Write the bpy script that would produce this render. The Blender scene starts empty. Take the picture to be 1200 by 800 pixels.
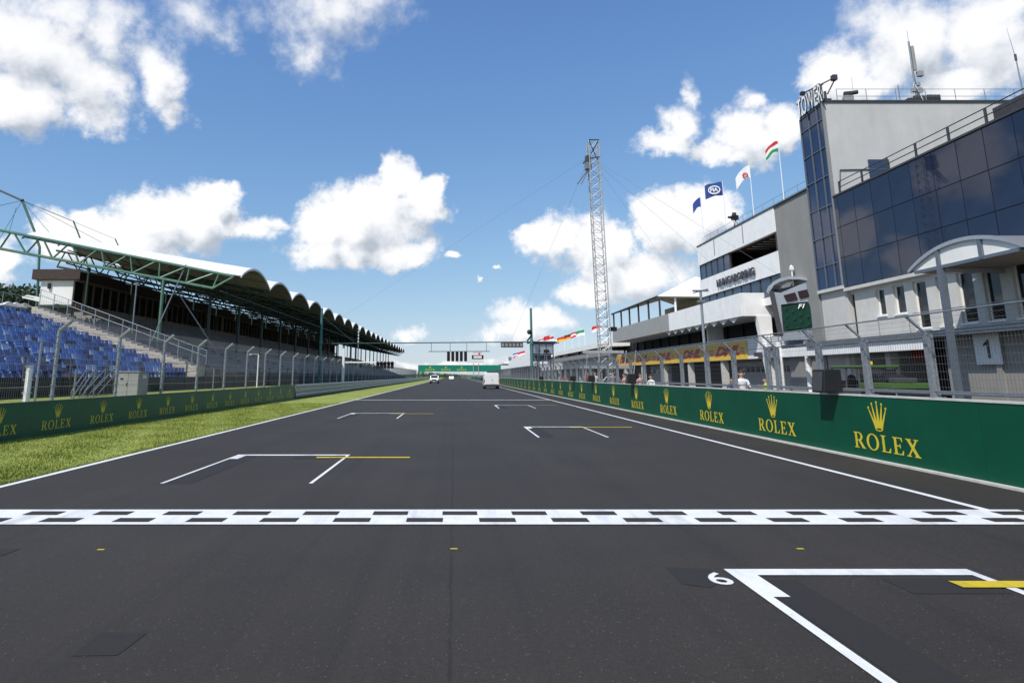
import bpy, bmesh, math, random
from mathutils import Vector, Matrix
import numpy as np
random.seed(7); rng = np.random.default_rng(7)
sc = bpy.context.scene
COL = sc.collection

# ------------------------------------------------------------------ camera
FPX, PITCH, CX, HY, CAMH = 764.0, math.radians(11.25), 532.0, 440.0, 1.7
CY = HY - FPX * math.tan(PITCH)
cam = bpy.data.cameras.new('camera'); camo = bpy.data.objects.new('camera', cam); COL.objects.link(camo)
cam.sensor_width = 36.0; cam.lens = FPX / 1200 * 36
cam.shift_x = (600 - CX) / 1200; cam.shift_y = -(400 - CY) / 1200
cam.clip_start = 0.1; cam.clip_end = 20000
camo.location = (0, 0, CAMH); camo.rotation_euler = (math.pi / 2 + PITCH, 0, 0)
sc.camera = camo
_R = Vector((1, 0, 0)); _F = Vector((0, math.cos(PITCH), math.sin(PITCH))); _U = Vector((0, -math.sin(PITCH), math.cos(PITCH)))
def ray(px, py): return _R * ((px - CX) / FPX) + _F - _U * ((py - CY) / FPX)
def P(px, py, X=None, Y=None, Z=None):
    """photo pixel -> point on the plane X=, Y= or Z= (the thing it touches)"""
    d = ray(px, py)
    t = X / d.x if X is not None else (Y / d.y if Y is not None else (Z - CAMH) / d.z)
    return Vector((0, 0, CAMH)) + d * t
def YX(px, X, py=420): return P(px, py, X=X).y

# ------------------------------------------------------------------ light
SUN = Vector((-0.43, -0.48, 0.79)).normalized()
sc.view_settings.view_transform = 'Standard'; sc.view_settings.look = 'None'
sc.view_settings.gamma = 1; sc.view_settings.use_curve_mapping = False
sc.view_settings.exposure = 0.35
sl = bpy.data.lights.new('sun', 'SUN'); sl.energy = 3.6; sl.angle = math.radians(0.5); sl.color = (1, 0.955, 0.89)
so = bpy.data.objects.new('sun', sl); COL.objects.link(so)
so.rotation_euler = (-SUN).to_track_quat('-Z', 'Y').to_euler()

world = bpy.data.worlds.new('World'); sc.world = world; world.use_nodes = True
def build_sky():
    nt = world.node_tree; nt.nodes.clear(); N = nt.nodes; L = nt.links
    # cloud banks: (pixel x, y, half-width, half-height) read off the photograph, turned into azimuth/elevation
    banks = [(30,50,90,80,.9),(85,100,80,52,.9),(185,88,40,50,1),(200,125,30,28,.8),(15,115,75,38,1),(120,40,60,45,.8),(60,15,60,30,.7),(150,55,40,30,.5),(235,22,44,30,.45),(268,38,22,16,.4),(395,10,85,46,.65),(365,62,44,36,.55),
             (150,275,80,34,1),(190,255,60,30,1),(240,262,42,42,1),(262,230,20,18,1),(90,278,55,30,.9),(110,250,26,14,.6),(290,270,34,16,.6),(310,262,30,14,.6),(425,262,74,46,1),(462,222,34,34,1),(448,208,18,16,1),(506,222,20,20,.9),(490,245,36,22,.9),(400,302,72,24,1),(475,298,44,20,.9),(375,268,42,40,1),(498,288,18,12,.6),
             (778,160,42,16,.6),(800,150,28,26,.6),(818,122,12,26,.5),(872,165,46,34,.75),(905,150,36,26,.7),(880,122,20,14,.6),(840,180,40,16,.6),(860,186,46,12,.6),
             (650,274,36,26,.95),(625,272,18,12,.6),(700,288,48,40,1),(745,322,85,32,.9),(790,262,48,40,1),(825,250,32,28,.9),(690,340,40,18,.8),(720,280,26,24,1),
             (1060,45,100,60,1),(985,85,38,40,1),(1150,40,95,80,1),(1120,95,90,30,1),(1000,100,55,25,.8),
             (600,392,60,12,.45),(470,388,22,9,.45),(530,303,11,5,.7),(568,331,6,4,.6),(600,313,7,4,.6),(640,372,60,18,.6),(520,424,90,6,.4),(0,305,30,30,.7),(-80,180,70,50,1)]
    el = []
    for x, y, rx, ry, st in banks:
        d = ray(x, y).normalized(); e = math.asin(d.z)
        a = math.atan2(d.x, d.y)
        da = ray(x + rx, y); db = ray(x, y - ry)
        ra = abs(math.atan2(da.x, da.y) - a); re = abs(math.asin(db.normalized().z) - e)
        el.append((a, e, max(ra, .006) * 1.12, max(re, .005) * 1.15, st))
    r2 = random.Random(3)
    for k in range(15):     # the same kind of scattered cumulus over the rest of the sky
        a = math.radians(r2.uniform(48, 312)); a = a - 2 * math.pi if a > math.pi else a
        e = math.radians(r2.choice([6, 9, 14, 22, 30, 40, 50]) + r2.uniform(-2, 2))
        s = r2.uniform(.07, .16)
        el.append((a, e, s / math.cos(e), s * r2.uniform(.4, .6), 1)); el.append((a + s * .7, e + s * .2, s * .6 / math.cos(e), s * .35, .8))
    g = bpy.data.node_groups.new('cloud_field', 'ShaderNodeTree')
    g.interface.new_socket('Vector', in_out='INPUT', socket_type='NodeSocketVector')
    g.interface.new_socket('Density', in_out='OUTPUT', socket_type='NodeSocketFloat')
    g.interface.new_socket('Smooth', in_out='OUTPUT', socket_type='NodeSocketFloat')
    gi = g.nodes.new('NodeGroupInput'); go = g.nodes.new('NodeGroupOutput'); GL = g.links
    def gm(op, a, b=None, c=None):
        n = g.nodes.new('ShaderNodeMath'); n.operation = op
        for i, v in enumerate((a, b, c)):
            if v is None: continue
            if isinstance(v, (int, float)): n.inputs[i].default_value = v
            else: GL.new(v, n.inputs[i])
        return n.outputs[0]
    sp = g.nodes.new('ShaderNodeSeparateXYZ'); GL.new(gi.outputs[0], sp.inputs[0])
    az = gm('ARCTAN2', sp.outputs[0], sp.outputs[1]); ev = gm('ARCSINE', sp.outputs[2])
    # domain warp so that the outlines billow
    w = g.nodes.new('ShaderNodeTexNoise'); w.inputs['Scale'].default_value = 9; w.inputs['Detail'].default_value = 6; w.inputs['Roughness'].default_value = .6
    GL.new(gi.outputs[0], w.inputs['Vector'])
    ws = g.nodes.new('ShaderNodeSeparateColor'); GL.new(w.outputs['Color'], ws.inputs[0])
    az = gm('ADD', az, gm('MULTIPLY', gm('SUBTRACT', ws.outputs[0], .5), .12))
    ev2 = gm('ADD', ev, gm('MULTIPLY', gm('SUBTRACT', ws.outputs[1], .5), .09))
    cb = g.nodes.new('ShaderNodeCombineXYZ'); GL.new(az, cb.inputs[0]); GL.new(ev2, cb.inputs[1])
    cur = None
    for a, e, ra, re, st in el:
        s = g.nodes.new('ShaderNodeVectorMath'); s.operation = 'MULTIPLY_ADD'
        GL.new(cb.outputs[0], s.inputs[0]); s.inputs[1].default_value = (1 / ra, 1 / re, 0); s.inputs[2].default_value = (-a / ra, -e / re, 0)
        ln = g.nodes.new('ShaderNodeVectorMath'); ln.operation = 'LENGTH'; GL.new(s.outputs[0], ln.inputs[0])
        q = gm('MULTIPLY_ADD', ln.outputs['Value'], -st - .15, st)
        cur = q if cur is None else gm('SMOOTH_MAX', cur, q, .12)
    def gn(sc_, det, ro):
        n1 = g.nodes.new('ShaderNodeTexNoise'); n1.inputs['Scale'].default_value = sc_; n1.inputs['Detail'].default_value = det; n1.inputs['Roughness'].default_value = ro
        GL.new(gi.outputs[0], n1.inputs['Vector']); return gm('SUBTRACT', n1.outputs['Fac'], .5)
    lo = gm('MULTIPLY', gn(15, 3, .5), 1.0)
    S = gm('ADD', cur, lo); GL.new(gm('ADD', S, gm('MULTIPLY', gn(46, 4, .55), .62)), go.inputs[1])
    GL.new(gm('ADD', S, gm('MULTIPLY', gn(46, 9, .66), .95)), go.inputs[0])
    def m(op, a, b=None, c=None, cl=False):
        n = N.new('ShaderNodeMath'); n.operation = op; n.use_clamp = cl
        for i, v in enumerate((a, b, c)):
            if v is None: continue
            if isinstance(v, (int, float)): n.inputs[i].default_value = v
            else: L.new(v, n.inputs[i])
        return n.outputs[0]
    def ss(v, a, b):
        n = N.new('ShaderNodeMapRange'); n.interpolation_type = 'SMOOTHSTEP'; L.new(v, n.inputs[0])
        n.inputs[1].default_value = a; n.inputs[2].default_value = b; return n.outputs[0]
    tc = N.new('ShaderNodeTexCoord'); vec = tc.outputs['Generated']
    nrm = N.new('ShaderNodeVectorMath'); nrm.operation = 'NORMALIZE'; L.new(vec, nrm.inputs[0])
    g1 = N.new('ShaderNodeGroup'); g1.node_tree = g; L.new(nrm.outputs[0], g1.inputs[0])
    of = N.new('ShaderNodeVectorMath'); of.operation = 'ADD'; L.new(nrm.outputs[0], of.inputs[0]); of.inputs[1].default_value = (-.016, -.012, .036)
    on = N.new('ShaderNodeVectorMath'); on.operation = 'NORMALIZE'; L.new(of.outputs[0], on.inputs[0])
    g2 = N.new('ShaderNodeGroup'); g2.node_tree = g; L.new(on.outputs[0], g2.inputs[0])
    up_ = N.new('ShaderNodeSeparateXYZ'); L.new(nrm.outputs[0], up_.inputs[0])
    hi = ss(up_.outputs[2], .30, .52)                  # overhead clouds are nearer: softer edges, greyer bodies
    al = N.new('ShaderNodeMapRange'); al.interpolation_type = 'SMOOTHSTEP'; L.new(g1.outputs[0], al.inputs[0])
    L.new(m('MULTIPLY_ADD', hi, -.08, -.20), al.inputs[1]); L.new(m('MULTIPLY_ADD', hi, .55, .30), al.inputs[2]); alpha = al.outputs[0]
    grad = m('SUBTRACT', g2.outputs[1], g1.outputs[1])
    under = ss(grad, -.42, .95)                       # more cloud above than here: a shaded base or hollow
    deep = m('MULTIPLY', ss(g2.outputs[1], .55, 1.25), .22)
    dark = m('ADD', m('ADD', under, deep), m('MULTIPLY', hi, .20), cl=True)
    sky = N.new('ShaderNodeTexSky'); sky.sky_type = 'NISHITA'; sky.sun_disc = False
    sky.sun_elevation = math.asin(SUN.z); sky.sun_rotation = math.atan2(SUN.x, SUN.y)
    sky.air_density = 1.0; sky.dust_density = 0.35; sky.ozone_density = 1.3; sky.altitude = 200
    b1 = N.new('ShaderNodeBackground'); 
    # film-like shoulder on the sky colour, so that the horizon does not burn out
    d1 = N.new('ShaderNodeVectorMath'); d1.operation = 'MULTIPLY_ADD'; L.new(sky.outputs[0], d1.inputs[0]); d1.inputs[1].default_value = (.401 * .1593, .794 * .1593, 1.635 * .1593); d1.inputs[2].default_value = (1, 1, 1)
    d2 = N.new('ShaderNodeVectorMath'); d2.operation = 'DIVIDE'; L.new(sky.outputs[0], d2.inputs[0]); L.new(d1.outputs[0], d2.inputs[1])
    d3 = N.new('ShaderNodeVectorMath'); d3.operation = 'MULTIPLY'; L.new(d2.outputs[0], d3.inputs[0]); d3.inputs[1].default_value = (.790, 1.165, 2.09)
    L.new(d3.outputs[0], b1.inputs[0]); b1.inputs[1].default_value = SKY_STRENGTH
    cm = N.new('ShaderNodeValToRGB'); L.new(dark, cm.inputs[0]); ce = cm.color_ramp.elements
    ce[0].position = .10; ce[0].color = (.82, .82, .83, 1); ce[1].position = 1.0; ce[1].color = (.40, .44, .50, 1); k_ = ce.new(.40); k_.color = (.67, .69, .725, 1)
    b2 = N.new('ShaderNodeBackground'); L.new(cm.outputs[0], b2.inputs[0]); b2.inputs[1].default_value = 0.98
    mx = N.new('ShaderNodeMixShader'); L.new(m('MULTIPLY', alpha, .97), mx.inputs[0]); L.new(b1.outputs[0], mx.inputs[1]); L.new(b2.outputs[0], mx.inputs[2])
    out = N.new('ShaderNodeOutputWorld'); L.new(mx.outputs[0], out.inputs[0])
SKY_STRENGTH = 0.125
world.cycles.sampling_method = 'MANUAL'; world.cycles.sample_map_resolution = 512
build_sky()

# ------------------------------------------------------------------ materials
MATS = {}
def mat(name, col, rough=.6, metal=0, var=.12, scale=6, bump=0, bscale=60, spec=.4, coat=0, alpha=1, stretch=None, grime=0):
    m = bpy.data.materials.new(name); m.use_nodes = True; nt = m.node_tree; N = nt.nodes; L = nt.links
    b = N['Principled BSDF']; b.inputs['Roughness'].default_value = rough; b.inputs['Metallic'].default_value = metal
    b.inputs['Specular IOR Level'].default_value = spec; b.inputs['Coat Weight'].default_value = coat
    tc = N.new('ShaderNodeTexCoord'); src = tc.outputs['Object']
    if stretch:
        mp = N.new('ShaderNodeMapping'); mp.inputs['Scale'].default_value = stretch; L.new(src, mp.inputs[0]); src = mp.outputs[0]
    n = N.new('ShaderNodeTexNoise'); n.inputs['Scale'].default_value = scale; n.inputs['Detail'].default_value = 7; n.inputs['Roughness'].default_value = .62
    L.new(src, n.inputs['Vector'])
    mx = N.new('ShaderNodeMix'); mx.data_type = 'RGBA'
    r = N.new('ShaderNodeMapRange'); L.new(n.outputs['Fac'], r.inputs[0]); r.inputs[1].default_value = .3; r.inputs[2].default_value = .7
    L.new(r.outputs[0], mx.inputs[0])
    mx.inputs[6].default_value = tuple(max(0, c * (1 - var)) for c in col) + (1,)
    mx.inputs[7].default_value = tuple(min(1, c * (1 + var)) for c in col) + (1,)
    outc = mx.outputs[2]
    if grime:
        g = N.new('ShaderNodeTexNoise'); g.inputs['Scale'].default_value = .9; g.inputs['Detail'].default_value = 9; g.inputs['Roughness'].default_value = .7
        mp2 = N.new('ShaderNodeMapping'); mp2.inputs['Scale'].default_value = (1.5, 1.5, .35); L.new(tc.outputs['Object'], mp2.inputs[0]); L.new(mp2.outputs[0], g.inputs['Vector'])
        gr = N.new('ShaderNodeMapRange'); L.new(g.outputs['Fac'], gr.inputs[0]); gr.inputs[1].default_value = .48; gr.inputs[2].default_value = .75; gr.inputs[4].default_value = grime
        m2 = N.new('ShaderNodeMix'); m2.data_type = 'RGBA'; L.new(gr.outputs[0], m2.inputs[0]); L.new(outc, m2.inputs[6])
        m2.inputs[7].default_value = tuple(c * .5 for c in col) + (1,); outc = m2.outputs[2]
    L.new(outc, b.inputs['Base Color'])
    if bump:
        bn = N.new('ShaderNodeTexNoise'); bn.inputs['Scale'].default_value = bscale; bn.inputs['Detail'].default_value = 4; L.new(src, bn.inputs['Vector'])
        bp = N.new('ShaderNodeBump'); bp.inputs['Strength'].default_value = bump; bp.inputs['Distance'].default_value = .02
        L.new(bn.outputs['Fac'], bp.inputs['Height']); L.new(bp.outputs[0], b.inputs['Normal'])
    if alpha < 1: b.inputs['Alpha'].default_value = alpha
    MATS[name] = m; return m
mat('white_paint', (.84, .84, .83), .5, var=.06, scale=1.2, grime=.16)
mat('white_wall', (.78, .77, .75), .7, var=.07, scale=.8, grime=.22)
mat('cream_wall', (.57, .56, .53), .8, var=.08, scale=1.5, bump=.2, grime=.2)
mat('tower_render', (.53, .52, .50), .85, var=.07, scale=.5, bump=.25, bscale=12, grime=.2)
mat('grey_concrete', (.25, .25, .24), .8, var=.08, scale=.6, bump=.2, bscale=20, grime=.2)
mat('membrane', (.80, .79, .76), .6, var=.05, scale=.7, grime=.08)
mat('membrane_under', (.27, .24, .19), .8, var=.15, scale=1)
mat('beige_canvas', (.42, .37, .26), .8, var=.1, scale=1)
mat('brown_cladding', (.05, .032, .028), .6, var=.2, scale=3)
mat('dark_wood', (.07, .055, .05), .55, var=.25, scale=4)
mat('brown_sill', (.27, .22, .18), .7, var=.15)
mat('dark_grey', (.05, .05, .055), .6, var=.15)
mat('black', (.012, .012, .013), .5, var=.2)
mat('black_mesh', (.02, .02, .022), .8, var=.3, scale=8)
mat('stand_concrete', (.27, .245, .225), .85, var=.2, scale=2, bump=.2)
mat('stair_concrete', (.50, .45, .38), .85, var=.3, scale=9, bump=.3)
mat('seat_light', (.085, .20, .52), .45, var=.3, scale=2); mat('seat_mid', (.035, .09, .32), .45, var=.3, scale=2); mat('seat_navy', (.012, .025, .10), .45, var=.3, scale=2)
mat('seat_glint', (.36, .45, .62), .45, var=.3, scale=2)  # pale shells: bright glints on the seats put into the colour
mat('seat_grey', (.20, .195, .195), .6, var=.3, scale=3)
mat('green_steel', (.09, .19, .13), .45, metal=.1, var=.25, scale=5)
mat('dark_and_shaded_green', (.025, .05, .045), .5, var=.2)  # dark green parts; also carries the shade on inner roof steel as colour
mat('teal_steel', (.06, .19, .18), .45, var=.15)
mat('galvanised', (.33, .35, .37), .42, metal=.55, var=.22, scale=14)
mat('wire', (.12, .125, .13), .6, metal=.1, var=.1)
mat('light_wire', (.30, .31, .32), .5, metal=.3, var=.1)
mat('steel_blue', (.16, .19, .23), .45, metal=.45, var=.15, scale=9)
mat('rail_grey', (.22, .24, .26), .45, metal=.5, var=.15)
mat('mast_steel', (.46, .46, .45), .45, metal=.4, var=.15)
mat('wall_green', (.003, .070, .036), .5, var=.09, scale=1.3, grime=.25, spec=.2)
mat('wall_green_left', (.005, .092, .050), .42, var=.09, scale=1.3, grime=.25, spec=.35)
mat('gold', (.62, .50, .035), .5, var=.06); mat('gold_left', (.55, .48, .05), .5, var=.06)
mat('bridge_green', (.005, .20, .125), .45, var=.06)
mat('coping', (.52, .51, .48), .7, var=.15, scale=5, grime=.25)
mat('yellow_banner', (.80, .52, .06), .5, var=.07, scale=1); mat('red', (.50, .02, .03), .5, var=.08)
mat('sign_white', (.75, .75, .74), .5, var=.03)
mat('number_black', (.015, .015, .018), .5)
mat('garage_grey', (.27, .26, .255), .6, var=.06, scale=1, grime=.12)
mat('board_grey', (.26, .245, .225), .75, var=.08, scale=1.5, grime=.2)
mat('interior', (.022, .021, .02), .8, var=.3)  # near-black: the shade inside garages and rooms is put into the colour
mat('lime', (.055, .12, .018), .45, var=.2, grime=.4)
mat('tyre', (.02, .02, .02), .8, var=.1); mat('rim', (.4, .4, .42), .3, metal=.7, var=.1)
mat('van_white', (.80, .80, .79), .3, coat=.5, var=.03); mat('tail_red', (.4, .01, .01), .3, coat=.3)
mat('headlight', (.7, .72, .75), .15, coat=.8); mat('bumper', (.06, .055, .05), .6); mat('plate', (.7, .7, .66), .5)
mat('skin', (.52, .30, .21), .55, var=.08); mat('hair', (.03, .02, .015), .6)
mat('shirt_white', (.78, .78, .77), .8, var=.06, scale=10); mat('vest', (.45, .55, .03), .7); mat('shirt_red', (.42, .03, .04), .8)
mat('shirt_pink', (.60, .33, .28), .8); mat('shirt_navy', (.03, .04, .09), .8); mat('shirt_grey', (.22, .22, .23), .8)
mat('trousers', (.03, .032, .04), .8); mat('khaki', (.25, .21, .15), .8)
mat('flag_blue', (.02, .06, .26), .7); mat('flag_white', (.78, .78, .77), .7); mat('flag_red', (.55, .02, .03), .7); mat('flag_green', (.02, .25, .08), .7); mat('flag_black', (.02, .02, .02), .7); mat('flag_yellow', (.7, .45, .02), .7)
mat('screen_green', (.003, .030, .015), .4); mat('led_dark', (.022, .008, .008), .5); mat('silver', (.45, .46, .48), .35, metal=.6, var=.08)
mat('letter_dark', (.06, .06, .075), .5)
mat('bark', (.07, .05, .035), .9, var=.3, scale=10)
mat('leaf', (.045, .085, .022), .7, var=.4, scale=.6); mat('leaf_dark', (.028, .055, .018), .7, var=.4, scale=.6)
mat('hill_green', (.05, .075, .05), .9, var=.3, scale=.01)
def paint(name, col):
    m = mat(name, col, .6, var=.08, scale=3, bump=.25, bscale=220); nt = m.node_tree; N = nt.nodes; L = nt.links; b = N['Principled BSDF']; src = b.inputs['Base Color'].links[0].from_socket
    tc = N.new('ShaderNodeTexCoord')
    def nz(scale, det, st, lo, hi, amp):
        mp = N.new('ShaderNodeMapping'); mp.inputs['Scale'].default_value = st; L.new(tc.outputs['Object'], mp.inputs[0]); n = N.new('ShaderNodeTexNoise'); n.inputs['Scale'].default_value = scale; n.inputs['Detail'].default_value = det; n.inputs['Roughness'].default_value = .7; L.new(mp.outputs[0], n.inputs['Vector'])
        r = N.new('ShaderNodeMapRange'); L.new(n.outputs['Fac'], r.inputs[0]); r.inputs[1].default_value = lo; r.inputs[2].default_value = hi; r.inputs[4].default_value = amp; return r.outputs[0]
    for mask in (nz(60, 6, (1, 1, 1), .60, .68, .75), nz(1.2, 6, (2.2, .25, 1), .50, .78, .45)):       # chips down to the asphalt, tyre scuffs along the track
        mx = N.new('ShaderNodeMix'); mx.data_type = 'RGBA'; L.new(mask, mx.inputs[0]); L.new(src, mx.inputs[6]); mx.inputs[7].default_value = (.07, .066, .062, 1); src = mx.outputs[2]
    L.new(src, b.inputs['Base Color'])
paint('road_white', (.74, .74, .73)); paint('road_yellow', (.62, .46, .015))
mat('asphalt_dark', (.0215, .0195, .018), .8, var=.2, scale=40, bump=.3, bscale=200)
mat('cabinet', (.32, .32, .31), .55, var=.08, scale=2, grime=.2)

def glass(name, col, rough=.04, spec=.5, pv=.25):
    m = mat(name, col, rough, var=pv, scale=.35, spec=spec); return m
glass('curtain_glass', (.014, .022, .050), .03, spec=.45)
glass('tower_glass', (.012, .026, .075), .05, spec=.5)
glass('window_glass', (.015, .016, .018), .05, spec=.5)
glass('sky_window', (.03, .045, .08), .04, spec=.7)

def make_asphalt():
    m = bpy.data.materials.new('asphalt'); m.use_nodes = True; nt = m.node_tree; N = nt.nodes; L = nt.links; b = N['Principled BSDF']
    tc = N.new('ShaderNodeTexCoord')
    def noise(scale, det=6, st=None, ro=.6):
        src = tc.outputs['Object']
        if st:
            mp = N.new('ShaderNodeMapping'); mp.inputs['Scale'].default_value = st; L.new(src, mp.inputs[0]); src = mp.outputs[0]
        n = N.new('ShaderNodeTexNoise'); n.inputs['Scale'].default_value = scale; n.inputs['Detail'].default_value = det; n.inputs['Roughness'].default_value = ro; L.new(src, n.inputs['Vector']); return n.outputs['Fac']
    def rng_(v, a, b_, c, d):
        r = N.new('ShaderNodeMapRange'); L.new(v, r.inputs[0]); r.inputs[1].default_value = a; r.inputs[2].default_value = b_; r.inputs[3].default_value = c; r.inputs[4].default_value = d; return r.outputs[0]
    def mul(a, c):
        n = N.new('ShaderNodeMath'); n.operation = 'MULTIPLY'; L.new(a, n.inputs[0]); L.new(c, n.inputs[1]); return n.outputs[0]
    big = rng_(noise(.35), .3, .7, .84, 1.16)
    lanes = rng_(noise(1.0, 4, (.9, .012, 1)), .35, .65, .92, 1.06)       # tyre-polished lanes along the straight
    rub = rng_(noise(1.0, 4, (3.2, .035, 1)), .54, .72, 1.0, .80)          # rubber streaks
    grain = rng_(noise(75, 4, None, .85), .3, .7, .45, 1.55)
    mid = rng_(noise(22, 5, None, .7), .3, .7, .80, 1.20)
    seam_x = N.new('ShaderNodeSeparateXYZ'); L.new(tc.outputs['Object'], seam_x.inputs[0])
    wob = N.new('ShaderNodeMath'); wob.operation = 'MULTIPLY_ADD'; L.new(noise(.8, 4), wob.inputs[0]); wob.inputs[1].default_value = .05; L.new(seam_x.outputs[0], wob.inputs[2])
    sm = N.new('ShaderNodeMath'); sm.operation = 'PINGPONG'; L.new(wob.outputs[0], sm.inputs[0]); sm.inputs[1].default_value = 2.35      # paving-lane joints
    seam = rng_(sm.outputs[0], 0, .018, .62, 1.0)
    v = mul(mul(mul(mul(mul(big, lanes), rub), grain), mid), seam)
    vo = N.new('ShaderNodeTexVoronoi'); vo.inputs['Scale'].default_value = 62; L.new(tc.outputs['Object'], vo.inputs['Vector'])
    sep = N.new('ShaderNodeSeparateColor'); L.new(vo.outputs['Color'], sep.inputs[0])
    pick = rng_(sep.outputs[0], .955, .96, 0, 1); dot = rng_(vo.outputs['Distance'], .10, .34, 1, 0)
    chips = mul(pick, dot)
    base = N.new('ShaderNodeMix'); base.data_type = 'RGBA'; L.new(chips, base.inputs[0])
    sc_ = N.new('ShaderNodeVectorMath'); sc_.operation = 'SCALE'; sc_.inputs[0].default_value = (.0365, .0312, .0258); L.new(v, sc_.inputs['Scale'])
    L.new(sc_.outputs[0], base.inputs[6]); base.inputs[7].default_value = (.20, .20, .195, 1)
    L.new(base.outputs[2], b.inputs['Base Color'])
    b.inputs['Roughness'].default_value = .72; b.inputs['Specular IOR Level'].default_value = .3
    bp = N.new('ShaderNodeBump'); bp.inputs['Strength'].default_value = .55; bp.inputs['Distance'].default_value = .006
    L.new(noise(140, 3, None, .8), bp.inputs['Height']); L.new(bp.outputs[0], b.inputs['Normal'])
    MATS['asphalt'] = m
make_asphalt()
def make_grass(name, c1, c2, c3):
    m = bpy.data.materials.new(name); m.use_nodes = True; nt = m.node_tree; N = nt.nodes; L = nt.links; b = N['Principled BSDF']
    tc = N.new('ShaderNodeTexCoord')
    n = N.new('ShaderNodeTexNoise'); n.inputs['Scale'].default_value = .7; n.inputs['Detail'].default_value = 8; n.inputs['Roughness'].default_value = .7; L.new(tc.outputs['Object'], n.inputs['Vector'])
    n2 = N.new('ShaderNodeTexNoise'); n2.inputs['Scale'].default_value = 14; n2.inputs['Detail'].default_value = 5; L.new(tc.outputs['Object'], n2.inputs['Vector'])
    cr = N.new('ShaderNodeValToRGB'); e = cr.color_ramp.elements; e[0].position = .3; e[0].color = c1 + (1,); e[1].position = .7; e[1].color = c3 + (1,); k = e.new(.5); k.color = c2 + (1,)
    mm = N.new('ShaderNodeMath'); mm.operation = 'MULTIPLY_ADD'; L.new(n2.outputs['Fac'], mm.inputs[0]); mm.inputs[1].default_value = .5; 
    ad = N.new('ShaderNodeMath'); ad.operation = 'SUBTRACT'; L.new(n.outputs['Fac'], ad.inputs[0]); ad.inputs[1].default_value = .25; L.new(ad.outputs[0], mm.inputs[2])
    L.new(mm.outputs[0], cr.inputs[0]); L.new(cr.outputs[0], b.inputs['Base Color']); b.inputs['Roughness'].default_value = .8; b.inputs['Specular IOR Level'].default_value = .2
    MATS[name] = m
make_grass('turf', (.15, .18, .035), (.245, .285, .06), (.35, .37, .10))
make_grass('field', (.06, .09, .03), (.09, .12, .04), (.13, .15, .06))

# ------------------------------------------------------------------ mesh helpers
class MB:
    def __init__(s): s.v = []; s.f = []
    def add(s, vs, fs):
        o = len(s.v); s.v += [tuple(v) for v in vs]; s.f += [tuple(i + o for i in f) for f in fs]; return s
    def box(s, x0, x1, y0, y1, z0, z1):
        return s.add([(x0,y0,z0),(x1,y0,z0),(x1,y1,z0),(x0,y1,z0),(x0,y0,z1),(x1,y0,z1),(x1,y1,z1),(x0,y1,z1)],
                     [(0,3,2,1),(4,5,6,7),(0,1,5,4),(1,2,6,5),(2,3,7,6),(3,0,4,7)])
    def bar(s, a, b, r, n=6, r2=None, caps=True):
        a, b = Vector(a), Vector(b); d = (b - a)
        if d.length < 1e-6: return s
        d.normalize(); u = d.orthogonal().normalized(); w = d.cross(u); r2 = r if r2 is None else r2
        vs = []
        for c, q in ((a, r), (b, r2)):
            for i in range(n):
                t = 2 * math.pi * (i + .5) / n; vs.append(c + (u * math.cos(t) + w * math.sin(t)) * q)
        fs = [(i, (i + 1) % n, n + (i + 1) % n, n + i) for i in range(n)]
        if caps: fs += [tuple(range(n - 1, -1, -1)), tuple(range(n, 2 * n))]
        return s.add(vs, fs)
    def poly(s, pts, r, n=6):
        for a, b in zip(pts[:-1], pts[1:]): s.bar(a, b, r, n)
        return s
    def quad(s, a, b, c, d): return s.add([a, b, c, d], [(0, 1, 2, 3)])
    def prism(s, pts, off):
        """flat polygon pts extruded by vector off"""
        n = len(pts); off = Vector(off); vs = [Vector(p) for p in pts] + [Vector(p) + off for p in pts]
        return s.add(vs, [tuple(range(n - 1, -1, -1)), tuple(range(n, 2 * n))] + [(i, (i + 1) % n, n + (i + 1) % n, n + i) for i in range(n)])
    def ball(s, c, r, seg=10, rings=7, sq=(1, 1, 1)):
        c = Vector(c); vs = [c + Vector((0, 0, r * sq[2]))]; fs = []
        for i in range(1, rings):
            t = math.pi * i / rings
            for j in range(seg):
                a = 2 * math.pi * j / seg; vs.append(c + Vector((r * sq[0] * math.sin(t) * math.cos(a), r * sq[1] * math.sin(t) * math.sin(a), r * sq[2] * math.cos(t))))
        vs.append(c - Vector((0, 0, r * sq[2]))); last = len(vs) - 1
        for j in range(seg):
            k = (j + 1) % seg; fs.append((0, 1 + j, 1 + k))
            for i in range(rings - 2): fs.append((1 + i * seg + j, 1 + (i + 1) * seg + j, 1 + (i + 1) * seg + k, 1 + i * seg + k))
            fs.append((last, 1 + (rings - 2) * seg + k, 1 + (rings - 2) * seg + j))
        return s.add(vs, fs)
    def mesh(s, name, m, smooth=False):
        me = bpy.data.meshes.new(name); me.from_pydata(s.v, [], s.f); me.update()
        if m: me.materials.append(MATS[m])
        bm = bmesh.new(); bm.from_mesh(me); bmesh.ops.recalc_face_normals(bm, faces=bm.faces); bm.to_mesh(me); bm.free()
        if smooth:
            for p in me.polygons: p.use_smooth = True
        return me
def link(name, me, parent=None, loc=None, rot=None):
    o = bpy.data.objects.new(name, me); COL.objects.link(o)
    if parent: o.parent = parent
    if loc is not None: o.location = loc
    if rot is not None: o.rotation_euler = rot
    return o
def part(name, mb, m, parent=None, loc=None, rot=None, smooth=False, bevel=0):
    o = link(name, mb.mesh(name, m, smooth), parent, loc, rot)
    if bevel:
        b = o.modifiers.new('bevel', 'BEVEL'); b.width = bevel; b.segments = 2; b.limit_method = 'ANGLE'; b.angle_limit = .7
    return o
def tag(o, label, cat, group=None):
    o['label'] = label; o['category'] = cat
    if group: o['group'] = group
    return o
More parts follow.
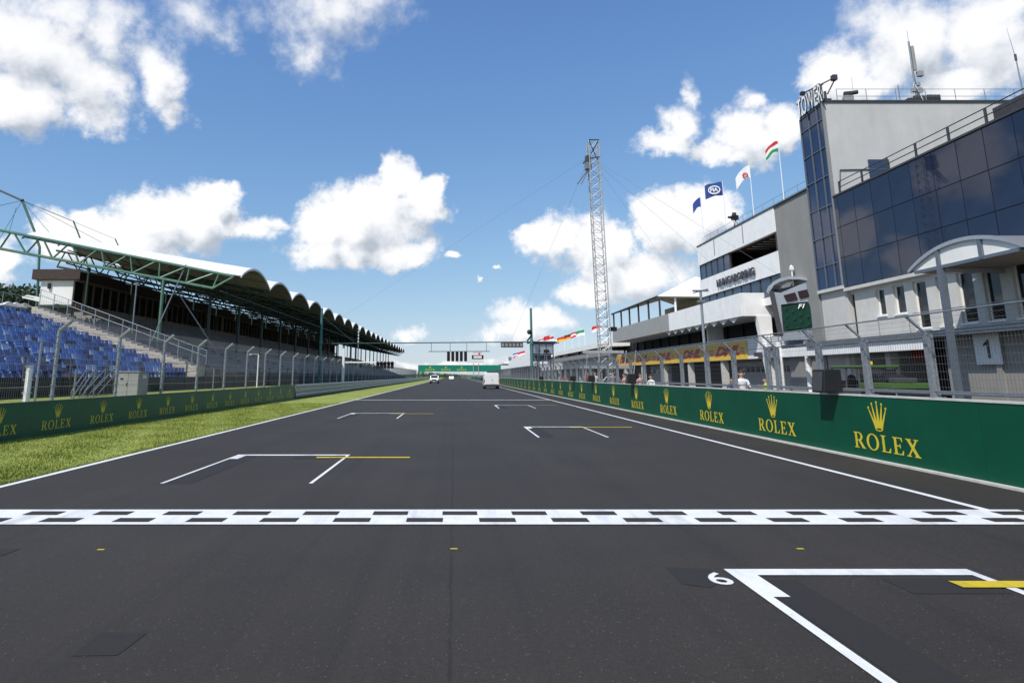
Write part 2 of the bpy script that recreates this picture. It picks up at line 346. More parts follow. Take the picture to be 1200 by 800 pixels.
def thing(name, label, cat, loc=(0, 0, 0), rz=0, group=None):
    o = bpy.data.objects.new(name, None); COL.objects.link(o); o.location = loc; o.rotation_euler = (0, 0, rz); o.empty_display_size = .3
    return tag(o, label, cat, group)
def struct(name, mb, m, kind='structure'):
    o = part(name, mb, m); o['kind'] = kind; return o
def box(x0, x1, y0, y1, z0, z1): return MB().box(min(x0, x1), max(x0, x1), min(y0, y1), max(y0, y1), min(z0, z1), max(z0, z1))
def sheet(x0, x1, y0, y1, z): return MB().quad((x0, y0, z), (x1, y0, z), (x1, y1, z), (x0, y1, z))

def curve_mesh(splines):
    cu = bpy.data.curves.new('outline', 'CURVE'); cu.dimensions = '2D'; cu.fill_mode = 'BOTH'
    for pts in splines:
        s = cu.splines.new('POLY'); s.points.add(len(pts) - 1); s.use_cyclic_u = True
        for p, q in zip(s.points, pts): p.co = (q[0], q[1], 0, 1)
    return cu
def to_mesh(cu):
    o = bpy.data.objects.new('outline', cu); COL.objects.link(o)
    dg = bpy.context.evaluated_depsgraph_get(); dg.update()
    me = bpy.data.meshes.new_from_object(o.evaluated_get(dg)); bpy.data.objects.remove(o); bpy.data.curves.remove(cu); return me
def text_curve(s, bold=0, shear=0, extrude=0, spacing=1):
    cu = bpy.data.curves.new('outline', 'FONT'); cu.body = s; cu.offset = bold; cu.shear = shear; cu.extrude = extrude; cu.space_character = spacing; cu.resolution_u = 3
    return cu
def fit(me, o, u, v, w, h, m, name, parent, depth=0):
    """place a flat lettering mesh so its bounding box fills w x h from corner o along u, v"""
    co = np.array([x.co[:] for x in me.vertices]); lo = co.min(0); hi = co.max(0)
    u, v = Vector(u), Vector(v); n = u.cross(v); o = Vector(o)
    for x in me.vertices:
        a = (x.co.x - lo[0]) / (hi[0] - lo[0]) * w; b = (x.co.y - lo[1]) / (hi[1] - lo[1]) * h
        c = (x.co.z - lo[2]) / max(hi[2] - lo[2], 1e-6) * depth if depth else 0
        x.co = o + u * a + v * b + n * c
    me.materials.clear(); me.materials.append(MATS[m]); me.update()
    return link(name, me, parent)

# serif letters and a five-pointed crown, drawn as outlines
def ell(cx, cy, rx, ry, n=28): return [(cx + rx * math.cos(2 * math.pi * i / n), cy + ry * math.sin(2 * math.pi * i / n)) for i in range(n)]
SERIF = {
 'R': (.84, [[(0,0),(.34,0),(.34,.05),(.24,.07),(.24,.46),(.32,.46),(.56,0),(.8,0),(.8,.05),(.73,.07),(.48,.49),(.58,.56),(.63,.68),(.63,.78),(.57,.92),(.44,1),(0,1),(0,.95),(.09,.93),(.09,.07),(0,.05)],
            [(.24,.53),(.24,.94),(.38,.94),(.46,.87),(.48,.76),(.46,.63),(.38,.54)]]),
 'O': (.92, [ell(.42,.5,.42,.52), ell(.42,.5,.26,.45)]),
 'L': (.70, [[(0,0),(.58,0),(.62,.28),(.56,.28),(.47,.06),(.24,.06),(.24,.93),(.34,.95),(.34,1),(0,1),(0,.95),(.09,.93),(.09,.07),(0,.05)]]),
 'E': (.74, [[(0,0),(.6,0),(.64,.26),(.58,.26),(.5,.06),(.24,.06),(.24,.47),(.40,.47),(.42,.38),(.47,.38),(.47,.63),(.42,.63),(.40,.54),(.24,.54),(.24,.94),(.48,.94),(.55,.76),(.6,.76),(.58,1),(0,1),(0,.95),(.09,.93),(.09,.07),(0,.05)]]),
 'X': (.80, [[(0,0),(.27,0),(.27,.05),(.19,.07),(.36,.38),(.52,.07),(.45,.05),(.45,0),(.80,0),(.80,.05),(.72,.07),(.47,.54),(.66,.93),(.74,.95),(.74,1),(.47,1),(.47,.95),(.55,.93),(.40,.66),(.26,.93),(.33,.95),(.33,1),(0,1),(0,.95),(.07,.93),(.31,.48),(.10,.07),(0,.05)]])}
def rolex_splines():
    x = 0; sp = []
    for ch in 'ROLEX':
        w, outs = SERIF[ch]; sp += [[(a + x, b) for a, b in o] for o in outs]; x += w + .06
    return sp
def crown_splines():
    tips = [(-.42, .74), (-.24, .88), (0, .94), (.24, .88), (.42, .74)]
    pts = [(-.2, .09), (-.21, .16)]
    val = [(-.185, .34), (-.065, .34), (.065, .34), (.185, .34)]
    for i, t in enumerate(tips):
        pts += [(t[0] - .022, t[1]), (t[0] + .022, t[1])]
        if i < 4: pts.append(val[i])
    pts += [(.21, .16), (.2, .09), (.14, .02), (0, 0), (-.14, .02)]
    return [pts, ell(0, .075, .13, .035, 16)] + [ell(a * 1.03, b + .055, .042, .05, 12) for a, b in tips]
LET = to_mesh(curve_mesh(rolex_splines())); CRN = to_mesh(curve_mesh(crown_splines()))
def logo_meshes(w, h, cw, ch, u, m):
    """lettering and crown centred on x=0, sharing mesh data between all copies on one wall"""
    l = LET.copy(); c = CRN.copy()
    for me, ww, hh, z0 in ((l, w, h, 0), (c, cw, ch, h * 1.18)):
        co = np.array([x.co[:] for x in me.vertices]); lo = co.min(0); hi = co.max(0)
        for x in me.vertices:
            a = ((x.co.x - lo[0]) / (hi[0] - lo[0]) - .5) * ww; b = (x.co.y - lo[1]) / (hi[1] - lo[1]) * hh + z0
            x.co = Vector(u) * a + Vector((0, 0, b))
        me.materials.clear(); me.materials.append(MATS[m]); me.update()
    return l, c
def ZK(X, k): return CAMH + X * k * math.cos(PITCH)      # height on a plane X= of a line along the track seen at slope k

# ================================================================== SETTING
XL, XR, XW, XLW = -7.08, 6.87, 8.60, -11.8
g = MB(); g.quad((-5000, -400, -.03), (5000, -400, -.03), (5000, 6000, -.03), (-5000, 6000, -.03)); struct('ground', g, 'field')
struct('track', sheet(XL - .1, XW + .3, -30, 640, 0), 'asphalt')
struct('pit_lane', sheet(XW + .3, 24.6, -30, 400, 0), 'asphalt')
struct('verge', sheet(XLW - .4, XL - .1, -30, 640, .004), 'turf')
bank = MB().quad((-17.2, -10, .86), (-12.05, -10, .78), (-12.05, 300, .78), (-17.2, 300, .86)); struct('bank', bank, 'turf')
# far hills behind the straight
h = MB(); hp = []
for i in range(61):
    x = -2600 + i * 100; hp.append((x, 3600 + 300 * math.sin(i * .7), 4 + 3 * math.sin(i * .31) + 2 * math.sin(i * .83) + (20 if x < -300 else 0) * (1 - math.exp(-(abs(x + 300)) / 700))))
for (a, b) in zip(hp[:-1], hp[1:]):
    h.add([(a[0], a[1] - 900, -1), (b[0], b[1] - 900, -1), b, a, (b[0], b[1] + 900, -1), (a[0], a[1] + 900, -1)], [(0, 1, 2, 3), (3, 2, 4, 5)])
struct('hills', h, 'hill_green')

# painted markings
Z1, Z2, Z3 = .004, .008, .012
def structp(name, mb, m): return struct(name, mb, m)
structp('edge_line', sheet(XL - .07, XL + .07, -20, 640, Z1), 'road_white')
structp('edge_line', sheet(XR - .06, XR + .06, -20, 640, Z1), 'road_white')
YS0, YS1 = P(532, 614.8, Z=0).y, P(532, 597.4, Z=0).y
sl_ = structp('start_line', sheet(XL - .05, XR + .4, YS0, YS1, Z2), 'road_white')
gap = (YS1 - YS0)
pitchX = (P(1035, 601.5, Z=0).x - P(711, 601.5, Z=0).x) / 4
x0r1 = P(762, 601.8, Z=0).x; x0r2 = P(816.5, 609.5, Z=0).x
bw1 = pitchX * .50
chk = sheet(0, bw1, 0, gap * .25, Z3).mesh('black_check', 'asphalt')
for k in range(-14, 10):
    for xs, yb in ((x0r1, YS0 + gap * .60), (x0r2, YS0 + gap * .14)):
        x = xs + k * pitchX
        if XL < x < XR + .3 - bw1 + .2: link('black_check', chk, sl_, (x, yb, 0))
structp('timing_line', sheet(XL, XR, 47.5, 47.9, Z1), 'road_white')
# darker repair patches and dark strips by the grid slots
structp('asphalt_patch', MB().add([P(84,768,Z=.003),P(138,767,Z=.003),P(172,741,Z=.003),P(118,740,Z=.003)], [(0,1,2,3)]), 'asphalt_dark')
structp('asphalt_patch', MB().add([P(-20,655,Z=.003),P(5,650,Z=.003),P(24,642,Z=.003),P(-10,643,Z=.003)], [(0,1,2,3)]), 'asphalt_dark')
structp('asphalt_patch', MB().add([P(780,664,Z=.003),P(800,684,Z=.003),P(832,688,Z=.003),P(848,680,Z=.003),P(832,666,Z=.003)], [(0,1,2,3,4)]), 'asphalt_dark')
for (x, y) in ((118, 644), (938, 643), (532, 643)):
    c = P(x, y, Z=0); structp('paint_dash', sheet(c.x - .035, c.x + .035, c.y - .015, c.y + .02, Z1), 'road_yellow')
def grid_slot(x0, x1, yf, length, side, yel, wide=.06, ye_off=.55):
    """front bar, two side bars with a thick corner, and a yellow sighting bar"""
    m = MB()
    def q(a, b, c, d): m.quad((a, c, Z2), (b, c, Z2), (b, d, Z2), (a, d, Z2))
    q(x0, x1, yf - .18, yf)
    s0, s1 = (x0, x0 + .22), (x1 - wide, x1)
    q(s0[0], s0[1], yf - .75, yf - .18); q(s0[0], s0[0] + wide, yf - length, yf - .75)
    q(s1[0], s1[1], yf - length, yf - .18)
    structp('grid_slot_line', m, 'road_white')
    structp('sighting_line', sheet(yel[0], yel[1], yf - ye_off - .17, yf - ye_off, Z3), 'road_yellow')
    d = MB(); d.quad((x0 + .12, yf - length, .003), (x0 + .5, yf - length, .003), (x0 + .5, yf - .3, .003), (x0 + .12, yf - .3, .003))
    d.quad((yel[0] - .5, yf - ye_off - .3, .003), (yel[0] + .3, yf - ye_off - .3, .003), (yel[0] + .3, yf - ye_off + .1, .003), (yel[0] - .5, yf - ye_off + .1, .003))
    structp('dark_strip', d, 'asphalt_dark')  # strips of darker asphalt beside the painted bars
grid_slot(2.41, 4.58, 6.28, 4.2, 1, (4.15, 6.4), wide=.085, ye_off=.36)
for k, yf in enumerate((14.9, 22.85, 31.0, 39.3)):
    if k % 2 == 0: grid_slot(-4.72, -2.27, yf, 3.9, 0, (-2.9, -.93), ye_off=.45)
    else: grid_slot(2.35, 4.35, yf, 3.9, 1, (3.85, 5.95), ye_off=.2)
fd = to_mesh(text_curve('6', bold=.01)); a = P(829, 684.5, Z=Z1); bq = P(827, 670, Z=Z1)
num = fit(fd, (P(838, 684, Z=Z1).x, a.y, Z1), (1, 0, 0), (0, 1, 0), .185, bq.y - a.y, 'road_white', 'grid_number', None); num['kind'] = 'structure'
structp('base_kerb', box(XW - .13, XW - .002, -20, 420, 0, .035), 'coping')

# short mown grass on the verge
def grass():
    n = 110000; X = np.where(rng.random(n) < .1, XL - .075 - np.abs(rng.normal(0, .05, n)), rng.uniform(XLW + .02, XL - .10, n)); Y = 8 + 34 * rng.random(n) ** 1.5
    hgt = rng.uniform(.02, .055, n) * (1 + .4 * np.sin(X * 3 + Y)); ang = rng.uniform(0, 2 * np.pi, n); wd = rng.uniform(.006, .014, n)
    lx = rng.normal(0, .02, n); ly = rng.normal(0, .02, n)
    v = np.zeros((n, 3, 3)); c, s = np.cos(ang) * wd, np.sin(ang) * wd
    v[:, 0] = np.stack([X - c, Y - s, np.full(n, .003)], 1); v[:, 1] = np.stack([X + c, Y + s, np.full(n, .003)], 1); v[:, 2] = np.stack([X + lx, Y + ly, hgt], 1)
    me = bpy.data.meshes.new('grass'); me.vertices.add(n * 3); me.loops.add(n * 3); me.polygons.add(n)
    me.vertices.foreach_set('co', v.reshape(-1)); me.loops.foreach_set('vertex_index', np.arange(n * 3, dtype=np.int32)); me.polygons.foreach_set('loop_start', np.arange(0, n * 3, 3, dtype=np.int32))
    me.update(calc_edges=True); me.materials.append(MATS['turf']); o = link('grass', me); o['kind'] = 'stuff'
    tag(o, 'short mown grass on the strip beside the track edge line', 'grass')
grass()

# ================================================================== PIT WALL (right) and its fence
pw = thing('pit_wall', 'long dark green advertising wall with yellow crowns below the pit fence', 'wall', (XW, 0, 0))
part('wall_core', MB().box(.012, .24, -12, 330, 0, 1.268), 'wall_green', pw)
bdm = MB().box(0, .011, .003, 4.467, .004, 1.27).mesh('board', 'wall_green'); yb0 = YX(1038, XW, 525) - 2.5
for k in range(-5, 70): link('board', bdm, pw, (random.uniform(-.0015, .0005), yb0 + 4.47 * k, 0), (0, random.uniform(-.001, .001), random.uniform(-.0006, .0006)))
part('coping', MB().box(-.012, .27, -12, 330, 1.273, 1.305), 'coping', pw)
l, c = logo_meshes(2.02, .335, .60, .60, (0, -1, 0), 'gold')
y1 = YX(1038, XW, 525)
for k in range(-1, 40):
    y = y1 + 4.47 * k
    link('lettering', l, pw, (-.008, y, .20)); link('crown', c, pw, (-.008, y + .12, .20))

elb = [1087.5, 1012, 958, 908.5, 897.5, 858, 827, 797, 774, 753, 737.5, 722, 711]
PY = [YX(x, XW + .12, 400) for x in elb]
e0 = P(1087.5, 391, X=XW + .12); t0 = P(1062.5, 370.6, Y=e0.y)
EZ, TZ, TX = e0.z, t0.z, t0.x - (XW + .12)
while PY[-1] < 170: PY.append(PY[-1] + 2.4)
PY = [PY[0] - 3.1, PY[0] - 6.2] + PY
fence = thing('pit_wall_fence', 'grey steel mesh fence with arms leaning over the track, on the pit wall', 'fence', (XW + .12, 0, 0))
pm = MB().box(-.05, .05, -.012, .012, 1.306, EZ)
pm.box(-.062, -.05, -.05, .05, 1.306, EZ); pm.box(.05, .062, -.05, .05, 1.306, EZ); pm.box(-.11, .11, -.11, .11, 1.306, 1.325)
pme = pm.mesh('post', 'galvanised')
arm = MB().bar((0, 0, EZ - .02), (TX, 0, TZ), .028, 6).mesh('arm', 'galvanised')
def wire_panel(w, z0, z1, dy, dz, slope=None, r=.0028):
    m = MB(); n = max(2, int(w / dy))
    for i in range(n + 1):
        y = w * i / n; m.bar((0, y, z0), (0, y, z1), r, 3, caps=False)
        if slope: m.bar((0, y, z1), (slope[0], y, slope[1]), r, 3, caps=False)
    k = int((z1 - z0) / dz)
    for i in range(k + 1): m.bar((0, 0, z0 + (z1 - z0) * i / k), (0, w, z0 + (z1 - z0) * i / k), r, 3, caps=False)
    if slope:
        for i in range(1, 5):
            t = i / 4; a = (slope[0] * t, 0, z1 + (slope[1] - z1) * t); m.bar(a, (a[0], w, a[2]), r, 3, caps=False)
    return m
cache = {}
srt = sorted(PY)
for i, y in enumerate(srt):
    link('post', pme, fence, (0, y, 0)); link('arm', arm, fence, (0, y, 0))
    if i + 1 < len(srt):
        w = round(srt[i + 1] - y, 2); near = y < 32
        if (w, near) not in cache:
            cache[(w, near)] = wire_panel(w, 1.36, EZ, .07 if near else .14, .13 if near else .2, (TX, TZ), .0024 if near else .0042).mesh('mesh_panel', 'wire')
        link('mesh_panel', cache[(w, near)], fence, (0, y, 0))
rl = MB(); rl.bar((TX, srt[0], TZ), (TX, srt[-1], TZ), .015, 6); rl.bar((0, srt[0], EZ), (0, srt[-1], EZ), .010, 5); rl.bar((0, srt[0], 1.42), (0, srt[-1], 1.42), .016, 5)
part('rail', rl, 'rail_grey', fence)
# pit-wall platform with hand rail
plat = struct('platform', box(XW + .35, XW + 2.2, 12, 150, 0, .14), 'grey_concrete')
hr = thing('hand_rail', 'thin horizontal hand rail behind the mesh fence on the pit platform', 'rail', (XW + 2.0, 12, .14))
m = MB(); m.bar((0, 0, 1.18), (0, 100, 1.18), .022, 6); m.bar((0, 0, .65), (0, 100, .65), .018, 6); part('rail', m, 'rail_grey', hr)
pst = MB().bar((0, 0, 0), (0, 0, 1.18), .02, 6).mesh('post', 'rail_grey')
for k in range(0, 101, 4): link('post', pst, hr, (0, k, 0))

# black loudspeakers standing on the wall
def speaker(px, py0, py1, label, w=.62):
    Y = YX(px, XW - .05, 440); z0 = 1.30; hh = P(px, py0, X=XW - .05).z - z0
    t = thing('loudspeaker', label, 'loudspeaker', (XW - .02, Y, z0 + .005), 0, 'loudspeakers on the pit wall')
    m = MB().add([(-.34, -w / 2, .02), (.10, -w / 2, .02), (.10, w / 2, .02), (-.34, w / 2, .02), (-.28, -w / 2, hh), (.10, -w / 2, hh), (.10, w / 2, hh), (-.28, w / 2, hh)],
                 [(0,3,2,1),(4,5,6,7),(0,1,5,4),(1,2,6,5),(2,3,7,6),(3,0,4,7)])
    part('cabinet', m, 'black', t, bevel=.02)
    part('grille', MB().add([(-.346, -w / 2 + .05, .06), (-.346, w / 2 - .05, .06), (-.292, w / 2 - .05, hh - .05), (-.292, -w / 2 + .05, hh - .05)], [(0, 1, 2, 3)]), 'dark_grey', t)
    part('bracket', MB().box(-.1, .2, -.06, .06, -.02 + .02, .02).bar((.05, w / 2 + .03, .02), (.05, w / 2 + .03, hh * .6), .012), 'galvanised', t)
speaker(972, 433, 461, 'black loudspeaker on the wall beside the green truck and bent fence post', .50)
for px, py, lb in ((741, 438, 'small black loudspeaker on the pit wall below the yellow banners'), (694, 440, 'small black loudspeaker on the pit wall beside the lattice mast foot'), (672, 440.5, 'small black loudspeaker on the pit wall between mast and timing cage'), (635, 441, 'small black loudspeaker on the pit wall below the timing cage')): speaker(px, py, 452, lb, .42)

# ================================================================== LEFT WALL, armco and catch fence
YE = YX(346, XLW, 455)
lw = thing('trackside_wall', 'low dark green advertising wall with yellow crowns behind the grass strip', 'wall', (XLW, 0, 0))
part('wall_core', MB().box(-.22, -.012, -5, YE, 0, .963), 'wall_green_left', lw)
bdm = MB().box(-.011, 0, .003, 2.537, .004, .965).mesh('board', 'wall_green_left'); yb0 = YX(67, XLW, 490) - 1.2
for k in range(-6, 20):
    if yb0 + 2.54 * (k + 1) < YE + .1: link('board', bdm, lw, (random.uniform(-.0005, .0015), yb0 + 2.54 * k, 0), (0, 0, random.uniform(-.001, .001)))
part('coping', MB().box(-.24, .01, -5, YE, .968, .985), 'dark_grey', lw)
l, c = logo_meshes(1.46, .265, .42, .42, (0, 1, 0), 'gold_left')
y1 = YX(67, XLW, 490)
for k in range(-2, 20):
    y = y1 + 2.54 * k
    if y + .8 < YE: link('lettering', l, lw, (.008, y, .16)); link('crown', c, lw, (.008, y, .16))
ar = thing('guard_rail', 'galvanised three-beam guard rail continuing past the end of the low green wall', 'guard rail', (XLW, YE, 0))
prof = [(0, -.15), (.05, -.13), (.07, -.07), (.0, -.02), (.0, .02), (.07, .07), (.05, .13), (0, .15)]
for z in (.25, .57, .89):
    m = MB()
    for (a, b) in zip(prof[:-1], prof[1:]): m.quad((a[0], .05, z + a[1]), (a[0], 420, z + a[1]), (b[0], 420, z + b[1]), (b[0], .05, z + b[1]))
    part('beam', m, 'galvanised', ar)
ap = MB().box(-.1, -.005, -.05, .05, 0, 1.03).mesh('post', 'rail_grey')
for k in range(70): link('post', ap, ar, (0, .5 + k * 2.0, 0))

XF = -13.1
cf = thing('catch_fence', 'tall mesh catch fence on bent galvanised posts in front of the grandstand', 'fence', (XF, 0, .75))
pe = P(67.5, 386, X=XF); pt = P(82.5, 375, Y=pe.y)
Ez, Tz, Tx = pe.z - .75, pt.z - .75, pt.x - XF
pmb = MB().bar((0, 0, 0), (0, 0, Ez), .062, 8).bar((0, 0, Ez - .03), (Tx, 0, Tz), .062, 8)
for z in np.arange(.3, Ez, .32): pmb.bar((.0, 0, z), (.0, 0, z + .05), .078, 8)
pme2 = pmb.mesh('post', 'galvanised')
Y0 = YX(66, XF, 420)
LY = [Y0 + 4.03 * k for k in range(-1, 52)]
wp = wire_panel(4.03, .1, Ez, .1, .2, (Tx, Tz), .0034).mesh('mesh_panel', 'wire'); wpf = wire_panel(4.03, .1, Ez, .25, .3, (Tx, Tz), .0048).mesh('mesh_panel', 'wire')
for i, y in enumerate(LY):
    link('post', pme2, cf, (0, y, 0)); link('mesh_panel', wp if y < 45 else wpf, cf, (0, y, 0))
cb = MB()
for z in (.6, 1.3, 2.0, Ez): cb.bar((0, LY[0], z), (0, LY[-1], z), .009, 4)
part('cable', cb, 'galvanised', cf)

# marshal poles, cabinet and small posts behind the left wall
def pole_thing(name, label, cat, x, yb, yt, X, r, m='galvanised', zb=.8, extra=None, group=None):
    Y = YX(x, X, (yb + yt) / 2); top = P(x, yt, X=X).z
    t = thing(name, label, cat, (X, Y, zb), 0, group); part('pole', MB().bar((0, 0, 0), (0, 0, top - zb), r, 8), m, t)
    if extra: extra(t, top - zb)
    return t
def clamps(t, h):
    for z in (.35, .75, 1.15): part('clamp', MB().box(-.13, .13, -.05, .05, z, z + .06), 'galvanised', t)
pole_thing('flag_bracket_post', 'short thick pale post with clamps behind the low green wall', 'post', 33, 467, 431, -13.0, .09, 'white_wall', extra=clamps)
pole_thing('slim_post', 'slim grey post pair beside the clamp post before the blue seats', 'post', 45, 467, 400, -13.6, .04)
for x, lb in ((88, 'slim grey post beside the white hand rails before the blue stand'), (150, 'slim grey post behind the electric cabinet'), (250, 'slim grey post before the end of the pale stair')): pole_thing('slim_post', lb, 'post', x, 460, 432, -14.6, .035, 'galvanised', group='slim posts along the stand')
def lamp_head(t, h):
    part('arm', MB().bar((0, 0, h), (-.35, 0, h + .03), .03).bar((-.35, 0, h + .03), (-.5, 0, h - .02), .03), 'cabinet', t)
    part('lamp_head', MB().ball((-.55, 0, h - .02), .11, 8, 6, (1.5, 1, .8)), 'cabinet', t, smooth=True)
pole_thing('lamp_post', 'white lamp post with hooked head behind the catch fence', 'lamp post', 302, 455, 415, -13.7, .05, 'white_paint', extra=lamp_head)
cbx = P(157, 436, X=-13.9)
t = thing('electric_cabinet', 'pale grey electric cabinet with two doors behind the low green wall', 'cabinet', (-13.9, cbx.y, .78))
part('body', MB().box(-.45, .45, -.45, .45, 0, cbx.z - .78), 'cabinet', t, bevel=.015)
part('lid', MB().box(-.5, .5, -.5, .5, cbx.z - .777, cbx.z - .74), 'cabinet', t)
for x in (-.43, .01): part('door', MB().box(x, x + .42, -.462, -.452, .05, cbx.z - .83), 'cabinet', t)
part('handle', MB().box(-.06, -.03, -.48, -.464, .5, .62), 'black', t); part('vent', MB().box(-.33, -.2, -.468, -.464, .75, .82), 'black', t)
part('notice', MB().box(.452, .458, -.1, .25, .8, .95), 'sign_white', t)

# ================================================================== GRANDSTAND (left)
YSt = 43.0                                   # stair beside the blue block
s0 = P(230, 437, Y=YSt); s1 = P(28, 362, Y=YSt)
XS0, ZS0 = s0.x, s0.z - .35; XS1, ZS1 = s1.x, s1.z - .35
SL = (ZS1 - ZS0) / (XS0 - XS1)
def zt(X): return ZS0 + (XS0 - X) * SL       # tier height at X
gs = thing('grandstand', 'long covered grandstand with scalloped white roof and blue open seating', 'grandstand', (0, 0, 0))
RD = .80
def tiers(y0, y1, xa, n, name):
    m = MB()
    for i in range(n):
        xa_ = xa - RD * i; m.box(xa_ - RD, xa_, y0, y1, (zt(xa) - 1.2 if i == 0 else zt(xa) + RD * SL * (i - 2)), zt(xa) + RD * SL * i)
    return part(name, m, 'stand_concrete', gs)
NB = int((XS0 - XS1) / RD)
tiers(8, YSt, XS0, NB, 'open_terrace'); tiers(YSt + 1.5, 228, XS0, NB, 'covered_terrace')
m = MB()
for i in range(NB, 21):
    xa_ = XS0 - RD * i; m.box(xa_ - RD, xa_, 57.5, 228, zt(XS0) + RD * SL * (i - 2), zt(XS0) + RD * SL * i)
part('upper_terrace', m, 'stand_concrete', gs)
part('front_wall', MB().box(XS0 + .02, XS0 + .12, 8, 228, .5, zt(XS0) + .12), 'black_mesh', gs)
fp = MB().box(0, .07, -.04, .04, .5, zt(XS0) + .9).mesh('front_post', 'dark_grey')
for y in np.arange(10, 120, 3.1): link('front_post', fp, gs, (XS0 + .13, y, 0))
fr = MB().bar((XS0 + .16, 8, zt(XS0) + .9), (XS0 + .16, 120, zt(XS0) + .9), .02); part('front_rail', fr, 'rail_grey', gs)
# seats: an L-shaped shell facing the track
def seat_mesh(m):
    mb = MB(); mb.prism([(-.02, -.175, .36), (.34, -.175, .38), (.36, -.175, .42), (.03, -.175, .41), (-.05, -.175, .70), (-.09, -.175, .70)], (0, .35, 0))
    mb.box(.0, .2, -.03, .03, 0, .37); return mb.mesh('seat', m)
shades = ['seat_light', 'seat_mid', 'seat_navy', 'seat_light', 'seat_mid', 'seat_glint']
SM = [seat_mesh(m) for m in shades[:3]] + [seat_mesh('seat_glint')]
cand = []
for i in range(NB):
    x = XS0 - RD * i - RD + .16; z = zt(XS0) + RD * SL * i
    for y in np.arange(14, YSt - .2, .5):
        d = Vector((x, y, z + .5 - CAMH)); px = CX + FPX * d.x / (d.dot(_F))
        if px > -12 and not (29.4 < y < 30.6): cand.append((d.length, x, y, z))
cand.sort(); wts = [.44, .32, .12, .12]
rest = [MB() for _ in SM]; base = [(np.array([v.co[:] for v in m.vertices]), [tuple(p.vertices) for p in m.polygons]) for m in SM]
for k, (d, x, y, z) in enumerate(cand):
    s = random.choices(range(4), wts)[0]
    if k < 300: link('seat', SM[s], gs, (x, y, z))
    else: rest[s].add([tuple(v) for v in base[s][0] + np.array([x, y, z])], base[s][1])
for r_, mname in zip(rest, ('seat_light', 'seat_mid', 'seat_navy', 'seat_glint')):
    if r_.v: o = part('seat_rows', r_, mname, gs); o['kind'] = 'stuff'
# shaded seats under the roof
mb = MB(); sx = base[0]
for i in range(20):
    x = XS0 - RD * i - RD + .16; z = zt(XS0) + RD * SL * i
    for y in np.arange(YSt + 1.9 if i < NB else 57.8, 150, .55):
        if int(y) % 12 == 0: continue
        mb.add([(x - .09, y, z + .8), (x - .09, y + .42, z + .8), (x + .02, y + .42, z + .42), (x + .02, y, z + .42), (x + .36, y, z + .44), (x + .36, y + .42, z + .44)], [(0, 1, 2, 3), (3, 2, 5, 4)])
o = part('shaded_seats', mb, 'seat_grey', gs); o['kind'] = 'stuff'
# stair of pale concrete with its railing
stm = MB().box(0, .4, 0, 1.45, -.3, .02).mesh('step', 'stair_concrete')
for i in range(2 * NB): link('step', stm, gs, (XS0 - .4 * (i + 1), YSt + .02, zt(XS0) + .4 * SL * i + .80))
stb = MB()
for i in range(2 * NB): stb.box(XS0 - .4 * (i + 1), XS0 - .4 * i, YSt + .03, YSt + 1.46, zt(XS0) - 1 + .4 * SL * max(0, i - 3), zt(XS0) + .4 * SL * i + .49)
part('stair_base', stb, 'stair_concrete', gs)
rb = MB(); yr = YSt + 1.55
for hh in (1.85, 1.45): rb.bar((XS0, yr, zt(XS0) + hh), (XS1, yr, zt(XS1) + hh), .022)
for i in range(13):
    x = XS0 + (XS1 - XS0) * i / 12; rb.bar((x, yr, zt(x)), (x, yr, zt(x) + 1.87), .028)
part('stair_railing', rb, 'galvanised', gs)
wpn = MB()
for i in range(80):
    x = XS0 + (XS1 - XS0) * i / 79; wpn.bar((x, yr, zt(x) + .7), (x, yr, zt(x) + 1.82), .004, 3, caps=False)
part('stair_mesh', wpn, 'wire', gs)
# back parapet of the blue block
bk = MB()
for y in np.arange(8, YSt, 2.2): bk.bar((XS1 - .1, y, zt(XS1) - .2), (XS1 - .1, y, zt(XS1) + 1.2), .025)
bk.bar((XS1 - .1, 8, zt(XS1) + 1.2), (XS1 - .1, YSt + 1, zt(XS1) + 1.2), .022); part('back_railing', bk, 'galvanised', gs)
# access stairs with white hand rails from the bank up to the first row
for (xa, xb) in ((84, 106), (100, 128)):
    hrm = MB()
    for dx in (0, 10):
        a = P(xa + dx, 458, X=XS0 + 1.6); b = P(xb + dx - 4, 432, X=XS0 + .2)
        for dz in (0, -.35): hrm.bar(a + Vector((0, 0, dz)), b + Vector((0, 0, dz)), .025)
        hrm.bar(a, (a.x, a.y, .8), .025); hrm.bar(b, (b.x, b.y, .9), .025)
    part('hand_rail', hrm, 'rail_grey', gs)

# ---- roof: barrel vaults whose axes run across the stand
YV0, VP_, NV = 51.4, 8.3, 21
rf = P(282, 323, Y=YV0); rb_ = P(26, 277, Y=YV0)
XR0, ZR0, XR1, ZR1 = rf.x, rf.z, rb_.x, rb_.z
RISE = 1.15
def vault(under):
    m = MB(); nx, ny = 6, 14; off = -.07 if under else 0
    for i in range(nx + 1):
        t = i / nx; X = XR0 + (XR1 - XR0) * t; Z = ZR0 + (ZR1 - ZR0) * t
        for j in range(ny + 1):
            s = j / ny; m.v.append((X, VP_ * s, Z + RISE * math.sin(math.pi * s) ** .8 + off - .12 * math.sin(math.pi * t) ))
    for i in range(nx):
        for j in range(ny): a = i * (ny + 1) + j; m.f.append((a, a + 1, a + ny + 2, a + ny + 1))
    if under:
        pass
    return m
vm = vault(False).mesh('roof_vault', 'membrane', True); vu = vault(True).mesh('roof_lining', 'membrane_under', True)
rm = MB()
for i in range(7):
    t = i / 6; X = XR0 + (XR1 - XR0) * t; Z = ZR0 + (ZR1 - ZR0) * t
    pts = [(X, VP_ * j / 14, Z + RISE * math.sin(math.pi * j / 14) ** .8 - .16 - .12 * math.sin(math.pi * t)) for j in range(15)]
    rm.poly(pts, .06, 5)
